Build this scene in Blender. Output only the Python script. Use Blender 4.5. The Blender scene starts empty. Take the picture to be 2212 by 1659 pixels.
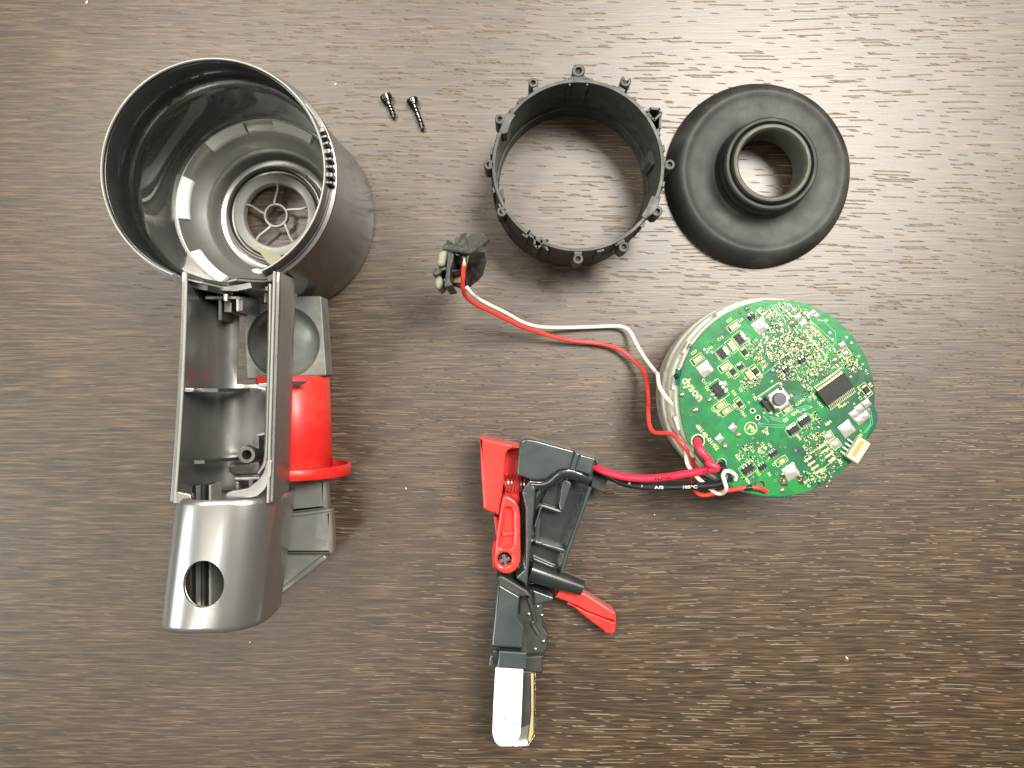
import bpy, bmesh, math, random
from mathutils import Vector, Matrix
random.seed(7)
R = math.radians
sc = bpy.context.scene
col = sc.collection
MM = 0.001
D = 331.0          # camera height above the table, mm
S = 0.2            # mm of table per photo unit (photo taken as 2212 x 1659)

# ---------------------------------------------------------------- camera, world, lamps
cam_d = bpy.data.cameras.new('camera')
cam = bpy.data.objects.new('camera', cam_d); col.objects.link(cam)
cam.location = (0, 0, D*MM)
cam_d.sensor_width = 36.0
cam_d.lens = 36.0*D/(2212*S)
cam_d.clip_start = 0.005; cam_d.clip_end = 20
sc.camera = cam
sc.view_settings.view_transform = 'Standard'
sc.view_settings.look = 'None'
sc.view_settings.gamma = 1.0
sc.view_settings.exposure = -0.38
sc.cycles.max_bounces = 8
sc.cycles.use_denoising = True

world = bpy.data.worlds.new('World'); sc.world = world
world.use_nodes = True
wn = world.node_tree.nodes; wl = world.node_tree.links
bg = wn['Background']
tc = wn.new('ShaderNodeTexCoord'); sep = wn.new('ShaderNodeSeparateXYZ')
wl.new(tc.outputs['Generated'], sep.inputs[0])
def wmath(op, a, b=None):
    n = wn.new('ShaderNodeMath'); n.operation = op
    for i, v in enumerate((a, b)):
        if v is None: continue
        if isinstance(v, (int, float)): n.inputs[i].default_value = v
        else: wl.new(v, n.inputs[i])
    return n.outputs[0]
# a dim room: the pale wall stands behind the table, the near side is darker
a = wmath('MULTIPLY', sep.outputs['Y'], 0.22)
b = wmath('MULTIPLY', sep.outputs['X'], 0.10)
s = wmath('ADD', a, b); s = wmath('ADD', s, wmath('MULTIPLY', sep.outputs['Z'], 0.30)); s = wmath('ADD', s, 0.26)
ramp = wn.new('ShaderNodeValToRGB')
ramp.color_ramp.elements[0].position = 0.05; ramp.color_ramp.elements[0].color = (0.07, 0.055, 0.042, 1)
ramp.color_ramp.elements[1].position = 0.85; ramp.color_ramp.elements[1].color = (0.80, 0.74, 0.62, 1)
wl.new(s, ramp.inputs[0]); wl.new(ramp.outputs[0], bg.inputs[0])
bg.inputs[1].default_value = 0.27

def area(name, loc, tgt, sx, sy, power, color):
    l = bpy.data.lights.new(name, 'AREA'); l.shape = 'RECTANGLE'; l.size = sx; l.size_y = sy
    l.energy = power; l.color = color
    o = bpy.data.objects.new(name, l); col.objects.link(o)
    o.location = loc
    o.rotation_euler = (Vector(tgt)-Vector(loc)).to_track_quat('-Z', 'Y').to_euler()
    return o
area('ceiling_panel_lamp', (0.70, 0.70, 1.90), (0.05, 0.05, 0), 0.90, 0.62, 102, (1.0, 0.95, 0.86))
area('far_ceiling_lamp', (-0.75, 0.75, 1.95), (0, 0, 0), 0.9, 0.16, 34, (1.0, 0.93, 0.82))

area('near_ceiling_lamp', (-0.62, -0.58, 1.90), (-0.1, 0, 0), 0.14, 0.75, 9, (1.0, 0.95, 0.86))
area('window_lamp', (-1.5, -0.35, 0.95), (0, 0, 0.05), 0.5, 0.8, 16, (0.88, 1.0, 0.96))

# ---------------------------------------------------------------- helpers
def W(px, py, z):
    f = (D-z)/D
    return Vector(((px-1106)*S*f, (829.5-py)*S*f, z))
FR = {'A': (280,140,1.975), 'B': (480,880,2.37), 'C': (480,1480,2.7657), 'E': (1520,180,2.3045),
      'F': (2100,220,2.5136), 'G': (2060,920,2.3705), 'H': (1360,720,2.765), 'T': (1480,1360,3.073),
      'U': (1480,1840,2.765), 'V': (1500,1720,4.148), 'Q': (560,760,5.53), 'K': (1370,720,7.54), 'X': (1860,1420,3.687), 'N': (1180,260,9.218)}
def P(k, X, Y):
    ox, oy, s = FR[k]
    return ((ox+X/s)/1.4756, (oy+Y/s)/1.4756)
def WF(k, X, Y, z): return W(*P(k, X, Y), z)
def loopF(k, pts, z): return [WF(k, x, y, z).xy.copy() for x, y in pts]

ORG = {}
def org(parent):
    return ORG.get(parent.name, Vector((0,0,0))) if parent else Vector((0,0,0))
def thing(name, label, cat, loc=(0,0,0), group=None):
    o = bpy.data.objects.new(name, None); col.objects.link(o)
    o.empty_display_size = 0.01
    o.location = Vector(loc)*MM
    ORG[o.name] = Vector(loc)
    o['label'] = label; o['category'] = cat
    if group: o['group'] = group
    return o
def tag(o, label, cat, group=None):
    o['label'] = label; o['category'] = cat
    if group: o['group'] = group
    return o
def finish(me, mats, smooth=35):
    for m in (mats if isinstance(mats, (list, tuple)) else [mats]): me.materials.append(m)
    if smooth:
        for p in me.polygons: p.use_smooth = True
        me.set_sharp_from_angle(angle=R(smooth))
    me.update()
def link(name, me, parent=None, loc=None):
    o = bpy.data.objects.new(name, me); col.objects.link(o)
    if parent:
        o.parent = parent
        ORG[o.name] = org(parent)
    if loc is not None: o.location = (Vector(loc)-org(parent))*MM
    return o
def build(name, geo, mat, parent=None, smooth=35, at=None):
    """geo: (verts in world mm, faces)"""
    vs, fs = geo
    o0 = Vector(at) if at is not None else (org(parent))
    me = bpy.data.meshes.new(name)
    me.from_pydata([tuple((Vector(v)-o0)*MM) for v in vs], [], fs)
    bm = bmesh.new(); bm.from_mesh(me)
    bmesh.ops.recalc_face_normals(bm, faces=bm.faces); bm.to_mesh(me); bm.free()
    finish(me, mat, smooth)
    o = bpy.data.objects.new(name, me); col.objects.link(o)
    if parent:
        o.parent = parent; ORG[o.name] = org(parent)
        if at is not None: o.location = (Vector(at)-org(parent))*MM; ORG[o.name] = Vector(at)
    elif at is not None:
        o.location = Vector(at)*MM; ORG[o.name] = Vector(at)
    return o
def merge(*gs):
    V, F = [], []
    for vs, fs in gs:
        n = len(V); V += list(vs); F += [tuple(i+n for i in f) for f in fs]
    return V, F
def rnd(pts, r, n=4):
    """round the corners of a closed polygon"""
    out = []
    m = len(pts)
    for i in range(m):
        p0, p1, p2 = Vector(pts[i-1]).to_2d(), Vector(pts[i]).to_2d(), Vector(pts[(i+1) % m]).to_2d()
        a, b = p0-p1, p2-p1
        la, lb = a.length, b.length
        if la < 1e-6 or lb < 1e-6: continue
        rr = min(r, la*0.45, lb*0.45)
        A, B = p1+a/la*rr, p1+b/lb*rr
        for k in range(n+1):
            t = k/n
            out.append((1-t)**2*A+2*t*(1-t)*p1+t*t*B)
    return out
def circ(c, r, n=32):
    return [Vector((c[0]+r*math.cos(2*math.pi*k/n), c[1]+r*math.sin(2*math.pi*k/n))) for k in range(n)]
def plate(name, loops, z0, z1, mat, parent=None, bev=0.3, smooth=40, bres=2):
    """solid with the given outlines (first = outside, others = holes), edges rounded by bev"""
    cu = bpy.data.curves.new('tmp', 'CURVE'); cu.dimensions = '2D'; cu.fill_mode = 'BOTH'
    h = (z1-z0)/2; bev = min(bev, h*0.9)
    cu.extrude = (h-bev)*MM; cu.bevel_depth = bev*MM; cu.bevel_resolution = bres; cu.offset = -bev*MM
    o0 = org(parent)
    for lp in loops:
        sp = cu.splines.new('POLY'); sp.points.add(len(lp)-1); sp.use_cyclic_u = True
        for i, p in enumerate(lp):
            sp.points[i].co = ((p[0]-o0.x)*MM, (p[1]-o0.y)*MM, 0, 1)
    ob = bpy.data.objects.new('tmp', cu); col.objects.link(ob)
    dg = bpy.context.evaluated_depsgraph_get()
    me = bpy.data.meshes.new_from_object(ob.evaluated_get(dg))
    bpy.data.objects.remove(ob); bpy.data.curves.remove(cu)
    me.name = name
    me.transform(Matrix.Translation((0, 0, ((z0+z1)/2-o0.z)*MM)))
    bm = bmesh.new(); bm.from_mesh(me); bmesh.ops.remove_doubles(bm, verts=bm.verts, dist=1e-7)
    bmesh.ops.recalc_face_normals(bm, faces=bm.faces); bm.to_mesh(me); bm.free()
    me.materials.clear()
    finish(me, mat, smooth)
    o = link(name, me, parent)
    wnm = o.modifiers.new('wn', 'WEIGHTED_NORMAL'); wnm.keep_sharp = True; wnm.weight = 100
    return o
def lathe(prof, c=(0,0,0), n=96, a0=0, a1=360, hz=None):
    full = abs(a1-a0) >= 360
    m = n if full else n+1
    V, F = [], []
    k = len(prof)
    for i in range(m):
        t = R(a0+(a1-a0)*i/n)
        for r, z in prof:
            zz = hz(math.degrees(t) % 360, r, z) if hz else z
            V.append((c[0]+r*math.cos(t), c[1]+r*math.sin(t), c[2]+zz))
    for i in range(n):
        for j in range(k-1):
            a = i*k+j; b = ((i+1) % m)*k+j
            F.append((a, b, b+1, a+1))
    return V, F
def tubegeo(pts, r, n=12, caps=True):
    pts = [Vector(p) for p in pts]
    V, F = [], []
    up = Vector((0, 0, 1)); prev = None
    for i, p in enumerate(pts):
        t = (pts[min(i+1, len(pts)-1)]-pts[max(i-1, 0)]).normalized()
        if prev is None:
            s = t.cross(up)
            if s.length < 0.01: s = t.cross(Vector((1,0,0)))
        else:
            s = prev-t*prev.dot(t)
        s.normalize(); prev = s
        u = s.cross(t)
        rr = r(i/(len(pts)-1)) if callable(r) else r
        for k in range(n):
            a = 2*math.pi*k/n
            V.append(p+s*rr*math.cos(a)+u*rr*math.sin(a))
    for i in range(len(pts)-1):
        for k in range(n):
            a = i*n+k; b = i*n+(k+1) % n
            F.append((a, b, b+n, a+n))
    if caps:
        F.append(tuple(range(n))[::-1]); F.append(tuple((len(pts)-1)*n+k for k in range(n)))
    return V, F
def spline(pts, sub=8):
    pts = [Vector(p) for p in pts]
    q = [pts[0]*2-pts[1]]+pts+[pts[-1]*2-pts[-2]]
    out = []
    for i in range(1, len(q)-2):
        p0, p1, p2, p3 = q[i-1:i+3]
        for k in range(sub):
            t = k/sub
            out.append(0.5*((2*p1)+(p2-p0)*t+(2*p0-5*p1+4*p2-p3)*t*t+(3*p1-p0-3*p2+p3)*t**3))
    out.append(pts[-1])
    return out
def boxgeo(c, sx, sy, sz, ang=0, ax=None):
    """box on its centre; ang turns it about z"""
    M = Matrix.Rotation(R(ang), 3, 'Z')
    if ax: M = M @ Matrix.Rotation(R(ax[1]), 3, ax[0])
    V = []
    for x in (-1, 1):
        for y in (-1, 1):
            for z in (-1, 1):
                V.append(Vector(c)+M @ Vector((x*sx/2, y*sy/2, z*sz/2)))
    return V, [(0,1,3,2),(4,6,7,5),(0,4,5,1),(2,3,7,6),(0,2,6,4),(1,5,7,3)]
def bevel(o, w=0.2, seg=2):
    m = o.modifiers.new('bevel', 'BEVEL'); m.width = w*MM; m.segments = seg; m.limit_method = 'ANGLE'; m.angle_limit = R(35)
    m.harden_normals = False
    return o
def bar(a, b, w, h):
    """bar between two 3D points with width w (level) and height h"""
    a, b = Vector(a), Vector(b); t = (b-a).normalized(); s = t.cross(Vector((0,0,1))).normalized(); u = s.cross(t)
    V = [p+s*i*w/2+u*j*h/2 for p in (a, b) for i in (-1, 1) for j in (-1, 1)]
    return V, [(0,1,3,2),(4,6,7,5),(0,4,5,1),(2,3,7,6),(0,2,6,4),(1,5,7,3)]
def cut(o, geo):
    """subtract geo (world mm) from object o, applied at once"""
    me = bpy.data.meshes.new('cutter'); o0 = org(o)
    me.from_pydata([tuple((Vector(v)-o0)*MM) for v in geo[0]], [], geo[1])
    bm = bmesh.new(); bm.from_mesh(me); bmesh.ops.recalc_face_normals(bm, faces=bm.faces); bm.to_mesh(me); bm.free()
    c = bpy.data.objects.new('cutter', me); col.objects.link(c)
    c.parent = o.parent
    md = o.modifiers.new('b', 'BOOLEAN'); md.object = c; md.operation = 'DIFFERENCE'; md.solver = 'EXACT'
    dg = bpy.context.evaluated_depsgraph_get(); dg.update()
    new = bpy.data.meshes.new_from_object(o.evaluated_get(dg))
    o.modifiers.clear(); o.data = new
    bpy.data.objects.remove(c); bpy.data.meshes.remove(me)
    for p in new.polygons: p.use_smooth = True
    new.set_sharp_from_angle(angle=R(35))
def textmesh(s, size, fat=0.018):
    cu = bpy.data.curves.new('t', 'FONT'); cu.body = s; cu.size = size; cu.resolution_u = 3; cu.offset = size*fat
    ob = bpy.data.objects.new('t', cu); col.objects.link(ob)
    dg = bpy.context.evaluated_depsgraph_get()
    me = bpy.data.meshes.new_from_object(ob.evaluated_get(dg))
    V = [v.co.copy() for v in me.vertices]; F = [tuple(p.vertices) for p in me.polygons]
    bpy.data.objects.remove(ob); bpy.data.curves.remove(cu); bpy.data.meshes.remove(me)
    return V, F
def textgeo(s, size, pos, ang, fat=0.0, sx=1.0):
    V, F = textmesh(s, size)
    M = Matrix.Rotation(R(ang), 3, 'Z')
    return [Vector(pos)+M @ Vector((v.x*sx, v.y, 0)) for v in V], F

# ---------------------------------------------------------------- materials
def newmat(name):
    m = bpy.data.materials.new(name); m.use_nodes = True
    return m, m.node_tree.nodes, m.node_tree.links, m.node_tree.nodes['Principled BSDF']
def mat(name, c, rough=0.4, metal=0.0, coat=0.0, coat_r=0.1, var=0.12, vs=60, rvar=0.12, bump=0.0, bs=900, trans=0.0,
        dust=None, dust_amt=0.35, dscale=70, ior=1.5, sss=0.0, spec=0.5):
    m, n, l, p = newmat(name)
    tcd = n.new('ShaderNodeTexCoord')
    no = n.new('ShaderNodeTexNoise'); no.inputs['Scale'].default_value = vs; no.inputs['Detail'].default_value = 6
    l.new(tcd.outputs['Object'], no.inputs['Vector'])
    mix = n.new('ShaderNodeMix'); mix.data_type = 'RGBA'
    mix.inputs[6].default_value = (*[x*(1-var) for x in c], 1); mix.inputs[7].default_value = (*[min(1, x*(1+var)) for x in c], 1)
    l.new(no.outputs['Fac'], mix.inputs[0])
    out = mix.outputs[2]
    rr = n.new('ShaderNodeMapRange'); rr.inputs[1].default_value = 0.3; rr.inputs[2].default_value = 0.7
    rr.inputs[3].default_value = max(0.02, rough-rvar); rr.inputs[4].default_value = min(1, rough+rvar)
    n2 = n.new('ShaderNodeTexNoise'); n2.inputs['Scale'].default_value = vs*2.3; n2.inputs['Detail'].default_value = 8
    l.new(tcd.outputs['Object'], n2.inputs['Vector'])
    l.new(n2.outputs['Fac'], rr.inputs[0]); rout = rr.outputs[0]
    if dust:
        n3 = n.new('ShaderNodeTexNoise'); n3.inputs['Scale'].default_value = dscale; n3.inputs['Detail'].default_value = 9; n3.inputs['Roughness'].default_value = 0.65
        l.new(tcd.outputs['Object'], n3.inputs['Vector'])
        mr = n.new('ShaderNodeMapRange'); mr.inputs[1].default_value = 0.48; mr.inputs[2].default_value = 0.72; mr.inputs[4].default_value = dust_amt
        l.new(n3.outputs['Fac'], mr.inputs[0])
        mx = n.new('ShaderNodeMix'); mx.data_type = 'RGBA'; mx.inputs[7].default_value = (*dust, 1)
        l.new(mr.outputs[0], mx.inputs[0]); l.new(out, mx.inputs[6]); out = mx.outputs[2]
    l.new(out, p.inputs['Base Color']); l.new(rout, p.inputs['Roughness'])
    p.inputs['Metallic'].default_value = metal
    p.inputs['Coat Weight'].default_value = coat; p.inputs['Coat Roughness'].default_value = coat_r
    p.inputs['Transmission Weight'].default_value = trans; p.inputs['IOR'].default_value = ior
    p.inputs['Specular IOR Level'].default_value = spec
    if sss: p.inputs['Subsurface Weight'].default_value = sss; p.inputs['Subsurface Radius'].default_value = (1,1,.8); p.inputs['Subsurface Scale'].default_value = 0.003
    if bump:
        nb = n.new('ShaderNodeTexNoise'); nb.inputs['Scale'].default_value = bs; nb.inputs['Detail'].default_value = 4
        l.new(tcd.outputs['Object'], nb.inputs['Vector'])
        bp = n.new('ShaderNodeBump'); bp.inputs['Strength'].default_value = 0.6; bp.inputs['Distance'].default_value = bump*MM
        l.new(nb.outputs['Fac'], bp.inputs['Height']); l.new(bp.outputs[0], p.inputs['Normal'])
    return m

def wood():
    m, n, l, p = newmat('dark_wood_laminate')
    tcd = n.new('ShaderNodeTexCoord')
    def mp(sx, sy, off=(0,0,0), src=None):
        q = n.new('ShaderNodeMapping'); q.inputs['Scale'].default_value = (sx, sy, 1); q.inputs['Location'].default_value = off
        l.new(src or warp, q.inputs['Vector']); return q.outputs[0]
    def noise(v, scale=1, det=3, rough=0.5):
        q = n.new('ShaderNodeTexNoise'); q.inputs['Scale'].default_value = scale; q.inputs['Detail'].default_value = det; q.inputs['Roughness'].default_value = rough
        l.new(v, q.inputs['Vector']); return q.outputs['Fac']
    def mth(op, a, b=None, c=None, clamp=False):
        q = n.new('ShaderNodeMath'); q.operation = op; q.use_clamp = clamp
        for i, v in enumerate((a, b, c)):
            if v is None: continue
            if isinstance(v, (int, float)): q.inputs[i].default_value = v
            else: l.new(v, q.inputs[i])
        return q.outputs[0]
    def rng(v, a, b, c, d):
        q = n.new('ShaderNodeMapRange'); q.inputs[1].default_value = a; q.inputs[2].default_value = b; q.inputs[3].default_value = c; q.inputs[4].default_value = d
        l.new(v, q.inputs[0]); return q.outputs[0]
    # gentle waviness of the grain: y shifted by slow noise (coordinates in metres)
    base = tcd.outputs['Object']
    wv = noise(mp(5, 9, src=base), 1, 2, 0.5)
    wv2 = noise(mp(50, 60, (3,1,0), src=base), 1, 2)
    comb = n.new('ShaderNodeCombineXYZ'); l.new(mth('ADD', mth('MULTIPLY', mth('SUBTRACT', wv, 0.5), 0.012), mth('MULTIPLY', mth('SUBTRACT', wv2, 0.5), 0.0009)), comb.inputs[1])
    va = n.new('ShaderNodeVectorMath'); va.operation = 'ADD'; l.new(base, va.inputs[0]); l.new(comb.outputs[0], va.inputs[1])
    warp = va.outputs[0]
    fine = noise(mp(44, 1150), 1, 3, 0.55)
    fine2 = noise(mp(95, 1900, (2,5,0)), 1, 2, 0.5)
    mid = noise(mp(20, 480, (5,2,0)), 1, 3, 0.5)
    broad = noise(mp(4, 40, (1,7,0)), 1, 2)
    tone = mth('ADD', mth('ADD', mth('MULTIPLY', fine, 0.52), mth('MULTIPLY', fine2, 0.34)), mth('ADD', mth('MULTIPLY', mid, 0.11), mth('MULTIPLY', broad, 0.09)))
    cr = n.new('ShaderNodeValToRGB'); e = cr.color_ramp.elements
    e[0].position = 0.41; e[0].color = (0.014, 0.0062, 0.0026, 1)
    e[1].position = 0.67; e[1].color = (0.140, 0.078, 0.034, 1)
    k = e.new(0.53); k.color = (0.046, 0.0240, 0.0092, 1)
    l.new(tone, cr.inputs[0])
    # pores: short horizontal grooves
    sh_ = n.new('ShaderNodeSeparateXYZ'); l.new(warp, sh_.inputs[0])
    sc_ = n.new('ShaderNodeCombineXYZ'); l.new(mth('ADD', sh_.outputs[0], mth('MULTIPLY', sh_.outputs[1], 3.7)), sc_.inputs[0]); l.new(sh_.outputs[1], sc_.inputs[1])
    def pores(sx, sy, off, half, keep):
        v = n.new('ShaderNodeTexVoronoi'); v.voronoi_dimensions = '2D'; v.distance = 'CHEBYCHEV'; v.inputs['Randomness'].default_value = 1.0
        v.inputs['Scale'].default_value = 1
        l.new(mp(sx, sy, off, sc_.outputs[0]), v.inputs['Vector'])
        inside = rng(v.outputs['Distance'], half*0.72, half, 1, 0)
        sp = n.new('ShaderNodeSeparateColor'); l.new(v.outputs['Color'], sp.inputs[0])
        kp = mth('GREATER_THAN', sp.outputs[0], keep)
        return mth('MULTIPLY', inside, kp, clamp=True)
    dens = noise(mp(9, 45, (9,4,0)), 1, 2)
    pm = mth('MAXIMUM', pores(27, 560, (0,0,0), 0.130, 0.42), pores(15, 500, (3.3,1.7,0), 0.115, 0.50))
    pm = mth('MAXIMUM', pm, pores(95, 640, (7.3,2.7,0), 0.15, 0.65))
    pm = mth('MULTIPLY', pm, rng(dens, 0.30, 0.45, 0.25, 1), clamp=True)
    sx_ = n.new('ShaderNodeSeparateXYZ'); l.new(base, sx_.inputs[0])
    pm = mth('MULTIPLY', pm, rng(sx_.outputs[0], -0.12, 0.0, 0.30, 1), clamp=True)
    mixc = n.new('ShaderNodeMix'); mixc.data_type = 'RGBA'; mixc.inputs[7].default_value = (0.23, 0.175, 0.115, 1)
    l.new(mth('MULTIPLY', pm, 0.85), mixc.inputs[0]); l.new(cr.outputs[0], mixc.inputs[6])
    l.new(mixc.outputs[2], p.inputs['Base Color'])
    ro = mth('ADD', rng(fine, 0.3, 0.7, 0.39, 0.44), mth('MULTIPLY', pm, 0.35))
    l.new(ro, p.inputs['Roughness'])
    p.inputs['Specular IOR Level'].default_value = 0.96; p.inputs['IOR'].default_value = 1.5
    h = mth('SUBTRACT', mth('MULTIPLY', fine, 0.22), pm)
    bp = n.new('ShaderNodeBump'); bp.inputs['Strength'].default_value = 0.9; bp.inputs['Distance'].default_value = 0.00028
    l.new(h, bp.inputs['Height']); l.new(bp.outputs[0], p.inputs['Normal'])
    return m

M = {
 'wood': wood(),
 'gun': mat('gunmetal_plastic', (0.155, 0.152, 0.148), 0.33, metal=0.85, coat=0.35, coat_r=0.08, var=0.05, rvar=0.04, dust=(0.42,0.40,0.36), dust_amt=0.12),
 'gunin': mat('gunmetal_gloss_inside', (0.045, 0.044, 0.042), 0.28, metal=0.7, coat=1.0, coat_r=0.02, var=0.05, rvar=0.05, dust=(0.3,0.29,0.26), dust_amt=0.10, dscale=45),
 'tub': mat('gunmetal_handle_shell', (0.215, 0.212, 0.205), 0.32, metal=0.68, coat=0.3, coat_r=0.1, var=0.05, rvar=0.04, dust=(0.3,0.28,0.25), dust_amt=0.12),
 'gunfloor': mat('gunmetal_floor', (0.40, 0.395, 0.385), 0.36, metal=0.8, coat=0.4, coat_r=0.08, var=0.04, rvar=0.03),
 'silver': mat('pearl_silver_plastic', (0.35, 0.343, 0.333), 0.31, metal=0.80, coat=0.5, coat_r=0.07, var=0.03, rvar=0.01),
 'grille': mat('grey_grille_plastic', (0.33, 0.33, 0.32), 0.45, metal=0.3, var=0.06),
 'edge': mat('bare_grey_plastic_edge', (0.33, 0.33, 0.305), 0.4, metal=0.2, var=0.06),
 'foam': mat('white_foam', (0.86, 0.86, 0.82), 0.8, var=0.05, bump=0.02, bs=2500),
 'duct': mat('dusty_grey_plastic', (0.17, 0.18, 0.17), 0.42, metal=0.35, var=0.15, dust=(0.33,0.31,0.23), dust_amt=0.6, dscale=110),
 'nozzle': mat('grimy_smoky_plastic', (0.15, 0.153, 0.145), 0.30, var=0.12, dust=(0.26,0.23,0.15), dust_amt=0.6, dscale=90),
 'black_in': mat('black_cavity_plastic', (0.03, 0.03, 0.03), 0.4, var=0.1),
 'red': mat('red_plastic', (0.74, 0.022, 0.018), 0.42, coat=0.08, coat_r=0.15, var=0.06, rvar=0.06, dust=(0.85,0.18,0.14), dust_amt=0.25),
 'red2': mat('coral_red_plastic', (0.82, 0.050, 0.042), 0.24, coat=0.5, coat_r=0.12, var=0.04, rvar=0.04),
 'ring': mat('matt_black_plastic', (0.045, 0.046, 0.043), 0.5, var=0.25, vs=120, bump=0.03, bs=1200, dust=(0.13,0.13,0.11), dust_amt=0.5, dscale=150),
 'rubber': mat('worn_black_rubber', (0.022, 0.023, 0.022), 0.52, var=0.3, vs=60, rvar=0.04, bump=0.02, bs=1500, dust=(0.115,0.115,0.098), dust_amt=0.5, dscale=45, spec=0.32),
 'rubber2': mat('chalky_rubber_lip', (0.085, 0.085, 0.068), 0.55, var=0.3, vs=80),
 'bracket': mat('glossy_black_lit', (0.040, 0.054, 0.054), 0.30, coat=1.0, coat_r=0.05, var=0.2, rvar=0.06, dust=(0.08,0.08,0.065), dust_amt=0.35, dscale=120, spec=0.7),  # reflection on the top faces is put into this lighter base colour
 'bracket_shaded': mat('glossy_black_shaded', (0.020, 0.027, 0.026), 0.28, coat=1.0, coat_r=0.05, var=0.2, rvar=0.06, dust=(0.07,0.07,0.055), dust_amt=0.35, dscale=110, spec=0.7),  # same plastic, darker copy with the channel's shade painted in
 'bracket_side': mat('dusty_black_plastic', (0.036, 0.040, 0.036), 0.42, var=0.2, rvar=0.08, dust=(0.10,0.095,0.075), dust_amt=0.4, dscale=160),
 'steel': mat('spring_steel', (0.62, 0.60, 0.56), 0.22, metal=1.0, var=0.05, rvar=0.03),
 'screw': mat('blackened_screw_steel', (0.16, 0.155, 0.15), 0.20, metal=1.0, var=0.1, rvar=0.04),
 'blade': mat('blade_painted_glare', (0.88, 0.88, 0.84), 0.35, var=0.02, rvar=0.03),  # lamp glare on tinned metal, painted as a white base colour
 'clear': mat('smoky_clear_plastic', (0.25, 0.25, 0.22), 0.15, var=0.1, trans=0.3),
 'amber': mat('amber_edge', (0.50, 0.38, 0.20), 0.3, var=0.1),
 'casing': mat('milky_translucent_plastic', (0.62, 0.62, 0.52), 0.32, var=0.06, vs=40, sss=0.35, coat=0.2, dust=(0.42,0.38,0.27), dust_amt=0.25),
 'white_wire': mat('white_wire_sleeve', (0.80, 0.79, 0.70), 0.40, var=0.05, dust=(0.55,0.50,0.36), dust_amt=0.35, dscale=30),
 'red_wire': mat('thin_red_wire_sleeve', (0.80, 0.055, 0.04), 0.38, var=0.06),
 'pink_wire': mat('thick_red_cable_sleeve', (0.78, 0.030, 0.075), 0.38, var=0.06),
 'black_wire': mat('black_cable_sleeve', (0.018, 0.018, 0.020), 0.38, var=0.2),
 'ink_dark': mat('dark_print', (0.10, 0.0, 0.015), 0.5),
 'ink_white': mat('white_print', (0.75, 0.75, 0.75), 0.5),
 'silk': mat('cream_silkscreen', (0.62, 0.70, 0.32), 0.5, var=0.08),
 'tin': mat('solder_tin', (0.62, 0.61, 0.55), 0.28, metal=0.85, var=0.1, bump=0.06, bs=900),
 'tinw': mat('bright_solder_pad', (0.54, 0.52, 0.48), 0.34, metal=0.5, var=0.15, vs=500, bump=0.15, bs=900, dust=(0.22,0.14,0.05), dust_amt=1.0, dscale=330),
 'gold': mat('gold_pad', (0.58, 0.56, 0.34), 0.4, metal=0.5, var=0.1),
 'tan': mat('tan_ceramic', (0.52, 0.40, 0.20), 0.4, var=0.12),
 'chip': mat('black_epoxy_chip', (0.018, 0.018, 0.018), 0.5, var=0.2, rvar=0.08, bump=0.01, bs=4000, spec=0.3),
 'hole': mat('black_hole', (0.006, 0.008, 0.006), 0.6, var=0.1),
 'cream': mat('cream_connector_plastic', (0.72, 0.66, 0.42), 0.4, var=0.06),
 'amberpin': mat('amber_socket', (0.50, 0.30, 0.08), 0.4, var=0.3, vs=400),
 'button': mat('grey_button', (0.085, 0.085, 0.10), 0.5, var=0.1),
 'plate': mat('satin_metal_plate', (0.66, 0.64, 0.56), 0.4, metal=0.6, var=0.05),
 'trace': mat('dark_trace_line', (0.010, 0.130, 0.060), 0.35, coat=0.6, coat_r=0.1),
 'trace_light': mat('light_trace_line', (0.10, 0.42, 0.24), 0.35, coat=0.6, coat_r=0.1),
 'flux': mat('burnt_flux', (0.07, 0.045, 0.012), 0.25, coat=0.6, var=0.5, vs=400),
 'resin': mat('green_tinted_resin', (0.03, 0.20, 0.13), 0.15, coat=0.8, coat_r=0.04, trans=0.45, var=0.2),
 'solder_dome': mat('resin_covered_solder', (0.30, 0.36, 0.22), 0.2, metal=0.5, coat=1.0, coat_r=0.03, var=0.2),
 'crumb': mat('pale_crumb', (0.75, 0.68, 0.45), 0.6),
 'grime': mat('grimy_rubber', (0.05, 0.052, 0.045), 0.6, var=0.4, vs=300, bump=0.15, bs=500, dust=(0.22,0.22,0.17), dust_amt=0.7, dscale=250),
 'glue': mat('grey_white_glue', (0.24, 0.25, 0.19), 0.5, var=0.3, vs=300, bump=0.1, bs=400),
 'tape': mat('yellowed_tape', (0.40, 0.40, 0.27), 0.5, var=0.2, bump=0.05, bs=500),
}
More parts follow.
